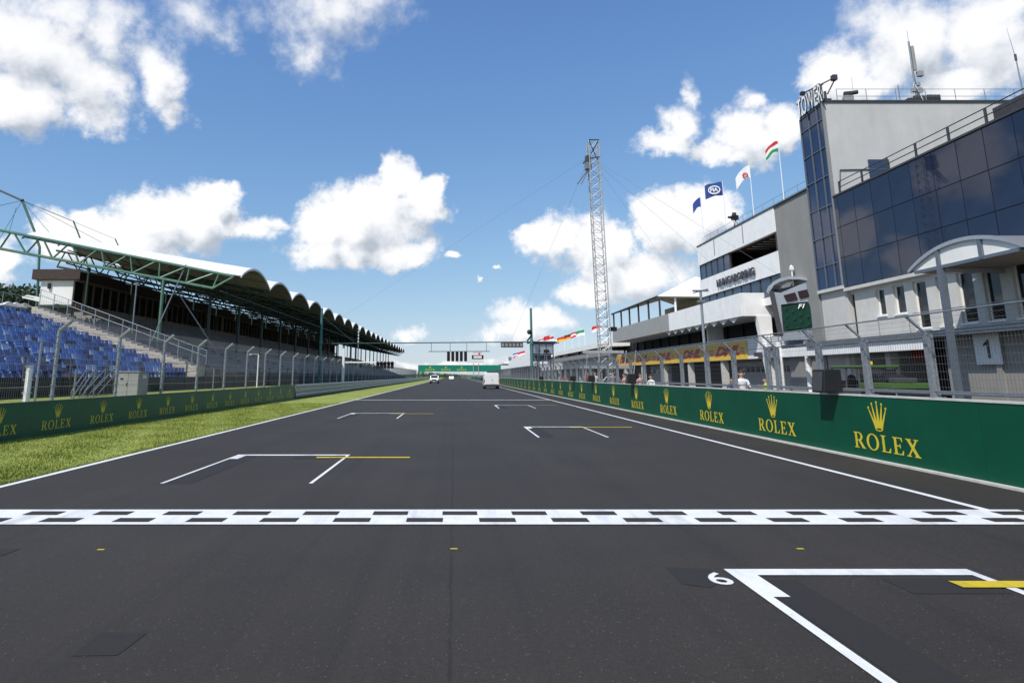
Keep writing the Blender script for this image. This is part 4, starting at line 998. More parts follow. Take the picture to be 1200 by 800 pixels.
t = thing('roof_camera', 'dark broadcast camera on a tripod at the clubhouse roof edge', 'camera', (F + .5, q.y, Z_['top'] - .02))
part('tripod', MB().bar((-.3, -.3, 0), (0, 0, .9), .03).bar((.3, -.3, 0), (0, 0, .9), .03).bar((0, .35, 0), (0, 0, .9), .03), 'dark_grey', t)
part('body', MB().box(-.3, .25, -.15, .15, .9, 1.3).bar((-.3, 0, 1.1), (-.6, 0, 1.15), .1, 8), 'black', t); part('shade', MB().box(-.2, .1, -.1, .1, 1.3, 1.55), 'dark_grey', t)

# flags on the clubhouse roof
def flag_mesh(w, h, mname, droop=.3, seed=0, nx=10, ny=6):
    r = random.Random(seed); m = MB(); ph = r.uniform(0, 6)
    for i in range(nx + 1):
        s = i / nx
        for j in range(ny + 1):
            t = j / ny; m.v.append((.10 * w * math.sin(s * 7 + ph + t) * s, s * w, -t * h - droop * w * s * s + .03 * math.sin(9 * s + 4 * t)))
    for i in range(nx):
        for j in range(ny): a = i * (ny + 1) + j; m.f.append((a, a + 1, a + ny + 2, a + ny + 1))
    return m
def flag(label, pb, pt, w, h, bands, droop, seed, X=F + .45, group='flags on the clubhouse roof', vertical=True, extra=None, lean=0):
    b = P(*pb, X=X); tp = P(*pt, X=X); Hh = tp.z - b.z
    t = thing('flag', label, 'flag', (X, b.y, b.z), math.radians(72), group)
    part('pole', MB().bar((0, 0, 0), (0, 0, Hh), .035, 6, .025), 'white_paint', t)
    me = flag_mesh(w, h, None, droop, seed).mesh('cloth', None, True); 
    for mn in bands: me.materials.append(MATS[mn])
    n = len(bands); ny = 6
    for i, p in enumerate(me.polygons):
        j = i % ny; k_ = int(j / ny * n) if vertical else int((i // ny) / 10 * n); p.material_index = min(k_, n - 1)
    c_ = link('cloth', me, t, (0, .03, Hh - .05))
    if extra: extra(t, Hh)
    return t
def emblem(t, H):
    m = to_mesh(curve_mesh([ell(0, 0, 1, .72, 20), ell(0, .02, .82, .52, 20)]))
    o = fit(m, (-.20, 1.28, H - 1.22), (0, -1, 0), (0, 0, 1), 1.05, .82, 'flag_white', 'emblem_ring', t)
    o2 = fit(to_mesh(text_curve('FIA', bold=.04)), (-.205, 1.09, H - .97), (0, -1, 0), (0, 0, 1), .66, .36, 'flag_white', 'emblem_letters', t)
def red_mark(t, H):
    m = to_mesh(curve_mesh([ell(0, 0, 1, .8, 16), ell(0, 0, .6, .4, 16)])); fit(m, (-.12, .62, H - 1.1), (0, -1, 0), (0, 0, 1), .45, .45, 'flag_red', 'emblem', t)
flag('small dark blue flag hanging limp at the far end of the clubhouse roof', (825, 285), (819.5, 232), .75, .9, ['flag_blue'], .9, 1)
flag('blue flag with white round emblem flying above the clubhouse', (851, 268), (845.5, 213), 1.5, 1.25, ['flag_blue'], .18, 2, extra=emblem)
flag('white flag with red mark drooping above the clubhouse', (883.5, 252), (876, 195), 1.1, 1.0, ['flag_white'], .9, 3, extra=red_mark)
flag('red white and green striped flag nearest the blue glass tower', (919, 236), (912.5, 164), .9, .8, ['flag_red', 'flag_white', 'flag_green'], .75, 4)

# ---- pit garages with terrace above -------------------------------------------------------
pb_ = thing('pit_garages', 'long white pit garage building with grey doors and a parapet terrace', 'building', (F, 0, 0))
ZF0, ZF1 = ZK(F, .056), ZK(F, .084)
YG0, YG1 = YT1 + .1, 185.0
part('fascia', MB().box(-.1, .2, YT1 + 4.52, YG1, ZF0, ZK(F, .122)), 'white_paint', pb_)
part('near_wall', MB().box(.2, 9, YG0, YG0 + .3, 0, 7), 'white_wall', pb_)
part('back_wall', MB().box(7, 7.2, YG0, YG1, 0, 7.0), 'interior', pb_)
part('slab', MB().box(.21, 7, YG0 + .3, YG1, ZF0 + .25, ZF0 + .5), 'garage_grey', pb_)
colY = [50.8 + 8.45 * i for i in range(16)]
cm = MB().box(-.05, .45, -.25, .25, 0, ZF0 - .003).mesh('column', 'cream_wall')
for y in colY: link('column', cm, pb_, (0, y, 0))
dm = MB().box(1.0, 1.08, .3, 8.15, 0, ZF0 + .24)
dme = dm.mesh('garage_door', 'garage_grey'); pw_m = MB().box(.96, .997, 0, .62, 0, .42).mesh('door_pane', 'window_glass')
for i, y in enumerate([YG0 + .1] + colY):
    if i in (2, 3, 5, 6, 8): continue                       # doors rolled up
    if i > 9: 
        link('garage_door', dme, pb_, (0, y, 0)); continue
    d_ = link('garage_door', dme, pb_, (0, y, 0))
    for kk in range(8): link('door_pane', pw_m, d_, (0, .6 + kk * .93, 2.0))
part('door_shadow_wall', MB().box(3.5, 3.6, colY[0], YG1, 0, ZF0 + .24), 'interior', pb_)  # near-black sheet stands in for the shade behind open doors
# gallery between fascia and terrace
XT = 22.3; ZP0, ZP1 = ZK(XT, .207), ZK(XT, .289); YP0, YP1 = P(868, 350, X=XT).y, P(718, 392, X=XT).y
part('gallery_dark_sheet', MB().box(1.8, 1.86, YG0 + .3, YG1, ZF0 + .5, ZP0 + .3), 'interior', pb_)  # matte near-black sheet: the gallery's inner shade painted as its colour
gm_ = MB().box(1.6, 1.79, -.06, .06, ZF0 + .5, ZP0 + .25).mesh('gallery_mullion', 'black')
for y in np.arange(YP0 + 1, 150, 3.4): link('gallery_mullion', gm_, pb_, (0, y, 0))
part('gallery_floor', MB().box(-.12, 1.8, YP0 - .5, YG1, ZK(F, .122) + .003, ZK(F, .122) + .1), 'white_paint', pb_)
part('terrace_slab', MB().box(XT - F + .2, 9, YP0 + .2, YP1, ZP0 + .02, ZP0 + .3), 'white_wall', pb_)
npan = 12; yy = [YP0 + (YP1 - YP0) * i / npan for i in range(npan + 1)]
for i in range(npan):
    part('parapet_panel', MB().box(XT - F, XT - F + .12, yy[i] + .012, yy[i + 1] - .012, ZP0, ZP1), 'white_paint' if i < 5 else 'cabinet', pb_)
part('parapet_end', MB().box(XT - F + .14, .9, YP0 + .0, YP0 + .12, ZP0, ZP1), 'white_paint', pb_)
part('parapet_return', MB().prism([(.9, YP0, ZP0), (.9, YP0, ZP1), (2.2, YP0 - 1.1, ZP1), (2.2, YP0 - 1.1, ZP0 + .4)], (0.1, .12, 0)), 'white_wall', pb_)
scm = MB()
for i in range(9):                                            # scalloped valance under the parapet
    a, b = YP0 + 1 + i * 2.0, YP0 + 3 + i * 2.0; scm.prism([(XT - F + .15, a, ZP0), (XT - F + .15, b, ZP0), (XT - F + .15, (a + b) / 2, ZP0 - .38)], (.02, 0, 0))
part('valance', scm, 'membrane', pb_)
gc = P(900, 400, X=F - .3)
part('end_column', MB().prism([(-.6, YP0 - .1, ZP0), (.5, YP0 - .1, ZP0), (.5, YP0 - .1, 0), (.1, YP0 - .1, 0)], (0, .5, 0)), 'white_paint', pb_)
gr_ = MB()
for hh in (.35, .7, 1.05): gr_.bar((-.2, YT1 + 1, ZK(F, .122) - .9 + hh), (-.2, YP0 - .4, ZK(F, .122) - .9 + hh), .02)
for y in np.arange(YT1 + 1.2, YP0, 1.1): gr_.bar((-.2, y, ZK(F, .122) - .9), (-.2, y, ZK(F, .122) + .15), .02)
part('walkway_rail', gr_, 'steel_blue', pb_)
part('walkway', MB().box(-.5, 1, YG0 + .4, YP0 - .4, ZF1 - .02, ZF1 + .14), 'steel_blue', pb_)
hv = MB().box(-.5, -.12, -.5, .5, 0, .3).mesh('wall_heater', 'dark_grey')
for px in (893, 922): link('wall_heater', hv, pb_, (0, yF(px), ZF0 + .15))
fl = P(943, 410.5, X=F - .5); part('floodlight', MB().bar((-.1, fl.y - F * 0, fl.z), (-.5, fl.y, fl.z), .16, 10, .2).bar((-.1, fl.y, fl.z), (.0, fl.y + .3, fl.z), .05), 'silver', pb_)

# yellow banners
YD0, YD1 = P(875.5, 408, X=F - .15).y, P(722, 423, X=F - .15).y; nb = 5
dhl = text_curve('DHL', bold=.06, shear=.45, spacing=.95); dm0 = to_mesh(dhl)
for i in range(nb):
    a = YD0 + (YD1 - YD0) * i / nb; b = YD0 + (YD1 - YD0) * (i + 1) / nb; w = b - a - .04; z0, z1 = ZK(F - .15, .0568), ZK(F - .15, .1208)
    t = thing('banner', ['yellow DHL banner at the end by the white terrace column', 'yellow DHL banner behind the tall pole with flat cross head', 'third yellow DHL banner counting from the white terrace column', 'yellow DHL banner next but one to the lattice mast', 'yellow DHL banner ending beside the lattice mast'][i], 'banner', (F - .16, (a + b) / 2, z0), 0, 'yellow banners on the garage fascia')
    part('sheet', MB().box(-.03, .04, -w / 2, w / 2, 0, z1 - z0), 'yellow_banner', t)
    H = z1 - z0; fit(dm0.copy(), (-.036, w * .26, H * .22), (0, -1, 0), (0, 0, 1), w * .62, H * .58, 'red', 'lettering', t)
    for ua, ub in ((.29, .42), (-.37, -.45)):
        for zz_ in (.28, .42, .56): part('stripe', MB().quad((-.036, w * ua, H * zz_), (-.036, w * ub, H * zz_), (-.036, w * ub, H * (zz_ + .06)), (-.036, w * ua, H * (zz_ + .06))), 'red', t)

# tented roof over the terrace
YQ0, YQ1 = P(770, 347, X=XT).y, P(717, 369, X=XT).y; ZQ = P(770, 347, X=XT).z
tr = thing('terrace_roof', 'white tensile roof with beige underside on posts over the parapet terrace', 'canopy', (XT, YQ0, ZP0 + .3))
z0 = ZQ - ZP0 - .3
LQ = YQ1 - YQ0; zr_ = P(822, 324, Y=YQ0 + 7).z - ZP0 - .3
VV = [(0, 0, z0), (4.6, -.6, z0 - .12), (13, 0, z0), (7.0, 7, zr_), (7.0, LQ, zr_ - 1.2), (0, LQ, z0), (13, LQ, z0)]
FF = [(0, 1, 3), (1, 2, 3), (0, 3, 4, 5), (2, 6, 4, 3)]
part('membrane', MB().add(VV, FF), 'membrane', tr)
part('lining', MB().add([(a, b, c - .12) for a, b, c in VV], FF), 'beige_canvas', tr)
part('edge_beam', MB().bar((0, 0, z0 - .05), (0, YQ1 - YQ0, z0 - .05), .13, 6), 'dark_grey', tr)
part('back_screen', MB().box(7.5, 7.6, 1.5, LQ, .0, z0 + .6), 'beige_canvas', tr)
pp = MB().box(-.09, .09, -.09, .09, 0, z0 - .08).mesh('post', 'dark_grey')
for i in range(6): link('post', pp, tr, (.25, .1 + (YQ1 - YQ0) * i / 5.02, 0))
pw2 = MB().bar((0, 0, 0), (0, 0, z0 - .16), .12, 8).mesh('white_post', 'white_paint')
for x in (2.0, 6.0): link('white_post', pw2, tr, (x, .15, 0))

# ---- video screen in a rounded silver portal ----------------------------------------------
n_ = Vector((-.8, -.6, 0)); P0s = P(917, 387, X=22.9)
def SP(px, py, off=0):
    d = ray(px, py); o = Vector((0, 0, CAMH)); tt = ((P0s - n_ * -off * 1.0) - o).dot(n_) / d.dot(n_); return o + d * tt
sg = thing('video_screen', 'green video screen in a rounded silver portal at the terrace end', 'screen', SP(917, 400))
so_ = sg.location.copy()
def SPL(pts, off=0): return [SP(x, y, off) - so_ for x, y in pts]
part('screen', MB().prism(SPL([(916, 359), (947, 354.5), (953, 366), (954, 383), (919, 387)], .12), -n_ * .1), 'screen_green', sg)
for pts in ([(918, 346), (931, 342.5), (934, 350.5), (922, 353.5)], [(934.5, 341.5), (945, 339), (948.5, 346.5), (937, 350)]): part('led_board', MB().prism(SPL(pts, .14), -n_ * .1), 'led_dark', sg)
part('surround', MB().prism(SPL([(905, 342), (915, 343), (936, 334), (948, 330), (957, 341), (963, 360), (962, 385), (956, 396), (950, 396), (955.5, 383), (955, 365), (948, 353), (915, 357), (918, 389), (956, 386), (956, 397), (917, 399)], 0), -n_ * .35), 'silver', sg)
part('backing', MB().prism(SPL([(906, 340), (945, 332), (958, 345), (964, 365), (962, 395), (916, 398)], -.4), -n_ * .3), 'dark_grey', sg)
top_ = [(898, 342), (900, 336), (906, 330), (914, 326), (925, 323.5), (938, 324), (948, 326.5), (954, 330), (947, 329), (936, 327.2), (924, 327.3), (914, 330), (907, 334), (903, 340), (902, 344)]
part('hood', MB().prism(SPL(top_, .1), -n_ * 1.0), 'silver', sg)
part('side_bar', MB().prism(SPL([(901, 341), (906, 341), (917, 392), (912, 394)], .1), -n_ * .5), 'dark_grey', sg)
part('base', MB().bar(Vector((0, .6, 0)), Vector((0, .6, -so_.z)), .2, 8).bar(SP(950, 396) - so_ + Vector((0, .6, 0)), Vector((SP(950, 396).x - so_.x, SP(950, 396).y - so_.y + .6, -so_.z)), .2, 8), 'white_paint', sg)
f1 = fit(to_mesh(text_curve('F1', bold=.03, shear=.35)), (0, 0, 0), (1, 0, 0), (0, 1, 0), 1, 1, 'flag_white', 'logo', sg)
ux = (SP(946, 356, .24) - SP(939.5, 358, .24)); ux.z = 0; ux.normalize(); ob = SP(935, 361.5, .245) - so_
for v in f1.data.vertices: v.co = ob + ux * (v.co.x * .50) + Vector((0, 0, v.co.y * .30))
for i, (x, y) in enumerate(((921, 362), (929, 365), (922, 371), (931, 374), (938, 369), (947, 371), (939, 377), (922, 381), (935, 384), (948, 380))):
    c0 = SP(x, y, .246) - so_
    part('screen_mark', MB().add([c0 - ux * .12, c0 + ux * .12, c0 + Vector((0, 0, .16))], [(0, 1, 2)]), 'wall_green', sg)

# ---- far end of the pit complex -----------------------------------------------------------
fp_ = thing('far_terrace', 'distant white-roofed terrace with flags beyond the lattice mast', 'building', (F, 0, 0))
ya, yb = P(709, 400, X=22).y, P(650, 414, X=22).y; za = ZK(22, .228)
part('roof', MB().add([(-2, ya, za), (6, ya, za + 1.0), (6, yb, za + 1.0), (-2, yb, za), (-2, ya, za - .75), (6, ya, za - .5), (6, yb, za - .5), (-2, yb, za - .75)], [(0,1,2,3),(7,6,5,4),(0,4,5,1),(1,5,6,2),(2,6,7,3),(3,7,4,0)]), 'membrane', fp_)
part('gallery_back', MB().box(3, 3.2, YP1, yb + 60, 4, za - .5), 'interior', fp_)
for y in np.arange(ya, yb, 5.2): part('post', MB().box(-1.6, -1.3, y, y + .3, 4.6, za - .72), 'grey_concrete', fp_)
part('balustrade', MB().box(-1.7, -1.6, YP1 + 1, yb + 40, 4.62, 5.3), 'grey_concrete', fp_)
bxm = MB().box(-1.65, -1.2, 0, 2.6, 5.4, 6.0).mesh('dark_board', 'black')
for y in np.arange(ya + 2, yb - 3, 10.4): link('dark_board', bxm, fp_, (0, y, 0))
wb = thing('far_white_hall', 'distant white slab-sided hall beyond the steel timing cage', 'building', (22, 0, 0))
yc0, yc1 = P(621, 420, X=22).y, P(596, 425, X=22).y; zt_ = ZK(22, .31)
part('wall', MB().box(0, 14, yc0, yc1, 4.4, zt_), 'white_paint', wb); part('base', MB().box(.8, 13, yc0 + .5, yc1, 0, 4.4), 'dark_grey', wb)
part('gable', MB().box(-2, 8, yc1 + .1, yc1 + 40, zt_ - 2, zt_ - 1.2), 'white_paint', wb); part('stair_panel', MB().box(-.3, -.02, yc1 - 14, yc1 - 2, 8, zt_ + .5), 'garage_grey', wb)
cols = [['flag_red', 'flag_white'], ['flag_green', 'flag_white'], ['flag_red', 'flag_white', 'flag_red'], ['flag_black', 'flag_red', 'flag_yellow'], ['flag_red', 'flag_yellow'], ['flag_white', 'flag_blue'], ['flag_red', 'flag_white'], ['flag_red', 'flag_red'], ['flag_white', 'flag_red', 'flag_white'], ['flag_blue', 'flag_white', 'flag_red'], ['flag_red', 'flag_white']]
labs = ['red and white flag closest to the lattice mast on the far roof', 'green and white flag on the far terrace roof', 'red white red flag on the far terrace roof', 'black red and yellow striped flag on the far terrace roof', 'red and yellow flag on the far terrace roof', 'white and blue flag above the far terrace', 'red over white flag beside the timing cage roof', 'plain red flag above the timing cage', 'white red white flag over the timing cage', 'blue white red flag over the far white hall', 'red and white flag on the far white hall']
for i, (px, py) in enumerate(((706, 380), (686, 386), (679, 388), (671, 391), (662, 394), (656, 397), (650, 394), (645, 393), (638, 395), (609, 413), (616, 411))):
    flag(labs[i], (px, py + 26), (px - 1, py), 1.5 if i < 9 else 2.4, .95 if i < 9 else 1.4, cols[i], .25, 30 + i, X=23.5, group='country flags on the far roofs')

# ---- lattice mast --------------------------------------------------------------------------
mb0 = P(711, 445, X=11.2); Ym = mb0.y; mt0 = P(694.5, 166, Y=Ym)
lm_ = thing('lattice_mast', 'tall guyed steel lattice mast standing in the pit lane', 'mast', (mb0.x, Ym, 0))
Hm = mt0.z; lean = mt0.x - mb0.x; s_ = .40
def mp(i, z): 
    sx_, sy_ = ((-1, -1), (1, -1), (1, 1), (-1, 1))[i % 4]; return Vector((lean * z / Hm + s_ * sx_, s_ * sy_, z))
m = MB()
for i in range(4): m.bar(mp(i, 0), mp(i, Hm), .038, 6)
part('mast_leg', m, 'mast_steel', lm_)
m = MB(); nz = 30
for j in range(nz):
    za_, zb_ = Hm * j / nz, Hm * (j + 1) / nz
    for i in range(4):
        m.bar(mp(i, za_), mp(i + 1, za_), .016, 4, caps=False); m.bar(mp(i, za_), mp(i + 1, zb_), .016, 4, caps=False)
        if j % 2: m.bar(mp(i + 1, za_), mp(i, zb_), .013, 4, caps=False)
o = part('lattice', m, 'mast_steel', lm_); o['kind'] = 'stuff'
hd = MB(); a = P(691, 196, Y=Ym) - lm_.location; b = P(677, 215, Y=Ym) - lm_.location
for d in (-.15, .15): hd.bar(a + Vector((0, d, 0)), b + Vector((0, d, 0)), .05); hd.bar(a + Vector((.15, d, .3)), b + Vector((.3, d, 0)), .035)
hd.box(a.x - .35, a.x + .1, -.3, .3, a.z - .2, a.z + .35); part('pulley_arm', hd, 'rail_grey', lm_)
part('winch', MB().box(a.x - .3, a.x + .05, -.25, .25, a.z + .4, a.z + .9).bar((a.x - .5, 0, a.z + .3), (a.x, 0, a.z + .9), .06), 'dark_grey', lm_)
part('head_frame', MB().bar(mp(0, Hm), mp(2, Hm - 1.4), .04).bar(mp(1, Hm), mp(3, Hm - 1.4), .04).bar(mp(0, Hm), mp(1, Hm), .05).bar(mp(0, Hm - 1.5), mp(1, Hm - 1.4), .05), 'dark_grey', lm_)
gw = MB()
for q in (P(598, 402, Y=75.5), Vector((-30, 110, 4)), Vector((22, Ym - 6, ZK(22, .29))), Vector((23, Ym + 14, 9)), Vector((24, Ym + 4, 8))):
    gw.bar(mp(0, Hm * .93), Vector(q) - lm_.location, .007, 4, caps=False)
part('guy_wire', gw, 'light_wire', lm_)
part('clamp_box', MB().box(.42 + lean * .25, .95 + lean * .25, -.2, .2, Hm * .25, Hm * .25 + .3), 'black', lm_)
cl_ = MB()
for (x0, x1, zz0, zz1) in ((-2.0, 1.8, 2.2, 2.4), (-1.8, 1.2, 3.3, 3.5)): cl_.box(x0, x1, -.6, -.5, zz0, zz1)
for x in (-1.9, -1.0, .9, 1.6): cl_.bar((x, -.55, 0), (x + .5, -.55, 3.5), .04)
part('scaffold', cl_, 'mast_steel', lm_)

# lamp pole on the pit wall
lp0 = P(829, 452, X=XW + .35); lpt = P(822, 341, X=XW + .35)
t = thing('floodlight_pole', 'tall grey pole with flat cross head standing behind the pit fence', 'pole', (XW + .35, lp0.y, .14))
part('pole', MB().bar((0, 0, 0), (0, 0, lpt.z - .14), .055, 8, .045), 'galvanised', t); part('cross_head', MB().box(-.28, .28, -.06, .06, lpt.z - .14, lpt.z - .09).bar((-.28, 0, lpt.z - .2), (.28, 0, lpt.z - .05), .02), 'rail_grey', t)
part('bracket', MB().box(-.1, .1, -.1, .1, lpt.z - .55, lpt.z - .45), 'rail_grey', t)
q = P(934, 312, X=F + .2); q0 = P(936, 326, X=F + .2)
t = thing('roof_aerial', 'slim white aerial above the rounded screen hood', 'antenna', (F - .2, q.y, q0.z)); part('pole', MB().bar((0, 0, -.6), (0, 0, q.z - q0.z), .04).box(-.1, .1, -.1, .1, .6, .85), 'white_paint', t); part('tip', MB().ball((0, 0, q.z - q0.z), .09), 'white_paint', t)

# ---- start-light gantry between the two teal poles ----------------------------------------
YGn = 75.5
for px, lab in ((377.5, 'teal pole before the grandstand carrying the start-light cross pipe'), (622, 'teal pole beside the steel timing cage carrying the start-light cross pipe')):
    a = P(px, 361, Y=YGn); t = thing('gantry_pole', lab, 'pole', (a.x, YGn, 0), 0, 'gantry poles')
    part('pole', MB().bar((0, 0, 0), (0, 0, a.z), .17, 10, .13), 'teal_steel', t); part('collar', MB().bar((0, 0, 5.2), (0, 0, 5.7), .2, 10), 'teal_steel', t)
    if px > 500:
        part('loudspeaker', MB().ball((-.25, -.2, 6.6), .28, 8, 6), 'black', t); part('bracket', MB().bar((0, 0, 6.2), (-.5, 0, 5.6), .1), 'dark_and_shaded_green', t)
    else: part('stay', MB().bar((0, 0, 8.5), P(415, 401, Y=YGn) - a + Vector((0, 0, a.z)), .03), 'dark_and_shaded_green', t)
gl = thing('start_gantry', 'thin cross pipe over the track hung with start lights and signs', 'gantry', (0, YGn, 0))
def G(px, py): v = P(px, py, Y=YGn); return Vector((v.x, 0, v.z))
m = MB().bar(G(380, 402.5), G(620, 400.5), .06, 6); part('cross_pipe', m, 'dark_and_shaded_green', gl)
m = MB().bar(G(502, 411.7), G(574, 411.5), .05)
for x, y in ((505.5, 402), (527.5, 402), (547, 402), (570, 401)): m.bar(G(x, y), G(x, 411.5), .03)
part('hanger', m, 'rail_grey', gl)
lens = MB().bar((0, -.17, 0), (0, -.21, 0), .085, 10).mesh('lens', 'led_dark')
for i in range(5):
    x = 525.6 + 5 * i; a = G(x - 1.75, 412); b = G(x + 1.75, 423.3)
    u = part('light_unit', MB().box(a.x, b.x, -.15, .15, b.z, a.z), 'black', gl)
    for kk in range(4): link('lens', lens, u, ((a.x + b.x) / 2, 0, b.z + (a.z - b.z) * (kk + .5) / 4))
a = G(552.5, 412); b = G(567, 425.5); part('lap_sign', MB().box(a.x, b.x, -.06, .06, b.z, a.z), 'sign_white', gl)
a2 = G(553, 416); b2 = G(566.5, 420.5)
part('lap_window', MB().box(a2.x, b2.x, -.075, -.063, b2.z, a2.z), 'number_black', gl); a3 = G(555, 416.9); b3 = G(564.5, 419.6); part('lap_slot', MB().box(a3.x, b3.x, -.085, -.078, b3.z, a3.z), 'sign_white', gl)
part('lap_mark', MB().box(a2.x + .75, a2.x + .95, -.07, -.063, a2.z + .05, a2.z + .24).box(a2.x + .1, a2.x + 1.2, -.07, -.063, a2.z + .30, a2.z + .34), 'red', gl)
a = G(587, 400.8); b = G(613, 407); part('message_board', MB().box(a.x, b.x, -.12, .1, b.z, a.z), 'dark_grey', gl)
lr = MB()
for kk in range(6): x = a.x + (b.x - a.x) * (kk + .5) / 6; lr.box(x - .14, x + .14, -.14, -.122, b.z + .12, a.z - .14)
part('display_cell', lr, 'garage_grey', gl)
# side signal arm on the left
YS_ = P(403, 430, X=-12.6).y
def S_(px, py): v = P(px, py, Y=YS_); return Vector((v.x, 0, v.z))
t = thing('signal_arm', 'white post with horizontal arm carrying five hooded black lights', 'traffic signal', (0, YS_, 0))
a = S_(403, 406); part('post', MB().box(a.x - .13, a.x + .13, -.13, .13, 0, a.z), 'white_paint', t); part('arm', MB().box(a.x + .13, S_(441, 424).x + 1.8, -.06, .06, S_(441, 425).z, S_(441, 423.6).z), 'white_paint', t)
for i in range(5):
    x = 443 + 4.2 * i; c_ = S_(x, 427.5); u = part('signal_light', MB().box(c_.x - .17, c_.x + .17, -.3, -.08, c_.z - .4, c_.z + .2).bar((c_.x, -.3, c_.z + .2), (c_.x, -.05, c_.z + .2), .2, 12), 'black', t)
    part('lens', MB().bar((c_.x, -.30, c_.z - .12), (c_.x, -.33, c_.z - .12), .1, 10), 'led_dark', u)
t = pole_thing('striped_pole', 'slender pole with white bands rising before the far grandstand', 'pole', 419.5, 452, 383, -12.7, .07, 'rail_grey')
top = P(419.5, 383, X=-12.7).z - .8
for i in range(5): part('band', MB().bar((0, 0, top - .3 - i * .42), (0, 0, top - .08 - i * .42), .085, 8), 'white_paint', t)

# timing cage on the pit wall
Yc = 76.5
def Cg(px, py, dy=0): v = P(px, py, Y=Yc); return Vector((v.x, dy, v.z))
t = thing('timing_cage', 'glazed steel timing cabin on posts above the pit wall', 'cabin', (0, Yc, 0))
a = Cg(624, 402); b = Cg(649, 438)
fr = MB()
for x in (a.x, (a.x * 2 + b.x) / 3, (a.x + 2 * b.x) / 3, b.x):
    for y in (0, 2.2): fr.box(x - .06, x + .06, y - .06, y + .06, 0, a.z)
for z in (a.z - .05, a.z - 1.2, a.z - 2.0, 2.2):
    for y in (0, 2.2): fr.box(a.x, b.x, y - .05, y + .05, z - .06, z + .06)
    for x in (a.x, b.x): fr.box(x - .05, x + .05, .06, 2.14, z - .06, z + .06)
part('frame', fr, 'steel_blue', t); part('roof', MB().box(a.x - .4, b.x + .3, -.3, 2.5, a.z + .065, a.z + .2), 'dark_grey', t)
for i in range(3):
    x0 = a.x + (b.x - a.x) * i / 3 + .07; x1 = a.x + (b.x - a.x) * (i + 1) / 3 - .07
    part('pane', MB().box(x0, x1, -.01, .01, a.z - 1.12, a.z - .13), 'silver', t); part('panel', MB().box(x0, x1, 2.1, 2.13, a.z - 1.9, a.z - 1.28), 'steel_blue', t)
part('floor', MB().box(a.x + .06, b.x - .06, .07, 2.1, 2.2, 2.28), 'grey_concrete', t); part('monitor', MB().box(b.x - 1.1, b.x - .5, -.2, -.07, a.z - 1.1, a.z - .75), 'black', t)
for x in (a.x + .9, b.x - 1.0): part('notice', MB().box(x - .3, x + .3, -.09, -.07, a.z - 2.8, a.z - 2.1), 'sign_white', t)

# green footbridge across the straight
Yb = 380.0
def B(px, py): return P(px, py, Y=Yb)
t = thing('advert_bridge', 'green advertising bridge with yellow crowns across the far straight', 'bridge', (0, Yb, 0))
a = B(490, 427.6); b = B(587, 435.2); part('deck', MB().box(a.x, b.x, 0, 2.5, b.z, a.z), 'bridge_green', t)
l, c = logo_meshes(5.4, 1.0, 1.3, 1.3, (1, 0, 0), 'gold')
for px in (504, 522.5, 541): v = B(px, 434.3); link('lettering', l, t, (v.x, -.02, v.z + .1)); link('crown', c, t, (v.x, -.02, v.z + .15))
for x in (a.x + .4, b.x - .4): part('leg', MB().box(x - .35, x + .35, .4, 2.1, 0, b.z), 'dark_and_shaded_green', t)
for px in (555, 561): v = B(px, 428); part('sign_post', MB().box(v.x - .25, v.x + .25, -.5, -.1, 0, v.z + 1), 'cabinet', t)

# ================================================================== VEHICLES
def wheel(parent, x, y, r, w):
    ty = part('wheel', MB().bar((x - w / 2, y, r), (x + w / 2, y, r), r, 18), 'tyre', parent); part('rim', MB().bar((x - w / 2 - .01, y, r), (x + w / 2 + .01, y, r), r * .6, 12), 'rim', ty)
def van():
    g_ = P(576.5, 455.6, Z=0); t = thing('van', 'white panel van driving away close to the right edge line', 'van', (g_.x, g_.y, 0)); w = .98
    sec = [(-w, .42), (w, .42), (w, 1.15), (w * .93, 1.9), (w * .8, 2.06), (-w * .8, 2.06), (-w * .93, 1.9), (-w, 1.15)]
    m = MB(); ys = [(0, 1.0), (3.6, 1.0), (4.3, .9), (4.6, .55), (5.2, .48)]; 
    for y, s in ys:
        for x, z in sec: m.v.append((x, y, .42 + (z - .42) * s))
    n = len(sec)
    for i in range(len(ys) - 1):
        for j in range(n): m.f.append((i * n + j, i * n + (j + 1) % n, (i + 1) * n + (j + 1) % n, (i + 1) * n + j))
    m.f.append(tuple(range(n))); m.f.append(tuple(range((len(ys) - 1) * n, len(ys) * n)))
    part('body', m, 'van_white', t, bevel=.05)
    part('rear_bumper', MB().box(-w - .01, w + .01, -.1, .25, .32, .56), 'bumper', t, bevel=.03)
    for s in (-1, 1):
        d = part('rear_door', MB().box(min(s * .02, s * .86), max(s * .02, s * .86), -.03, -.004, .6, 1.82), 'van_white', t, bevel=.01)
        part('tail_light', MB().box(s * .97 - .06, s * .97 + .03, -.03, .08, .8, 1.2), 'tail_red', t); part('mirror', MB().box(s * 1.15 - .1, s * 1.15 + .1, 4.05, 4.2, 1.1, 1.45), 'black', t)
        for y in (.9, 4.2): wheel(t, s * .86, y, .33, .22)
    part('number_plate', MB().box(-.26, .26, -.05, -.034, .62, .73), 'plate', t); part('door_handle', MB().box(.06, .1, -.06, -.034, 1.0, 1.2), 'black', t)
    part('windscreen', MB().add([(-.8, 4.32, 1.75), (.8, 4.32, 1.75), (.85, 4.63, 1.36), (-.85, 4.63, 1.36)], [(0, 1, 2, 3)]), 'window_glass', t)
van()
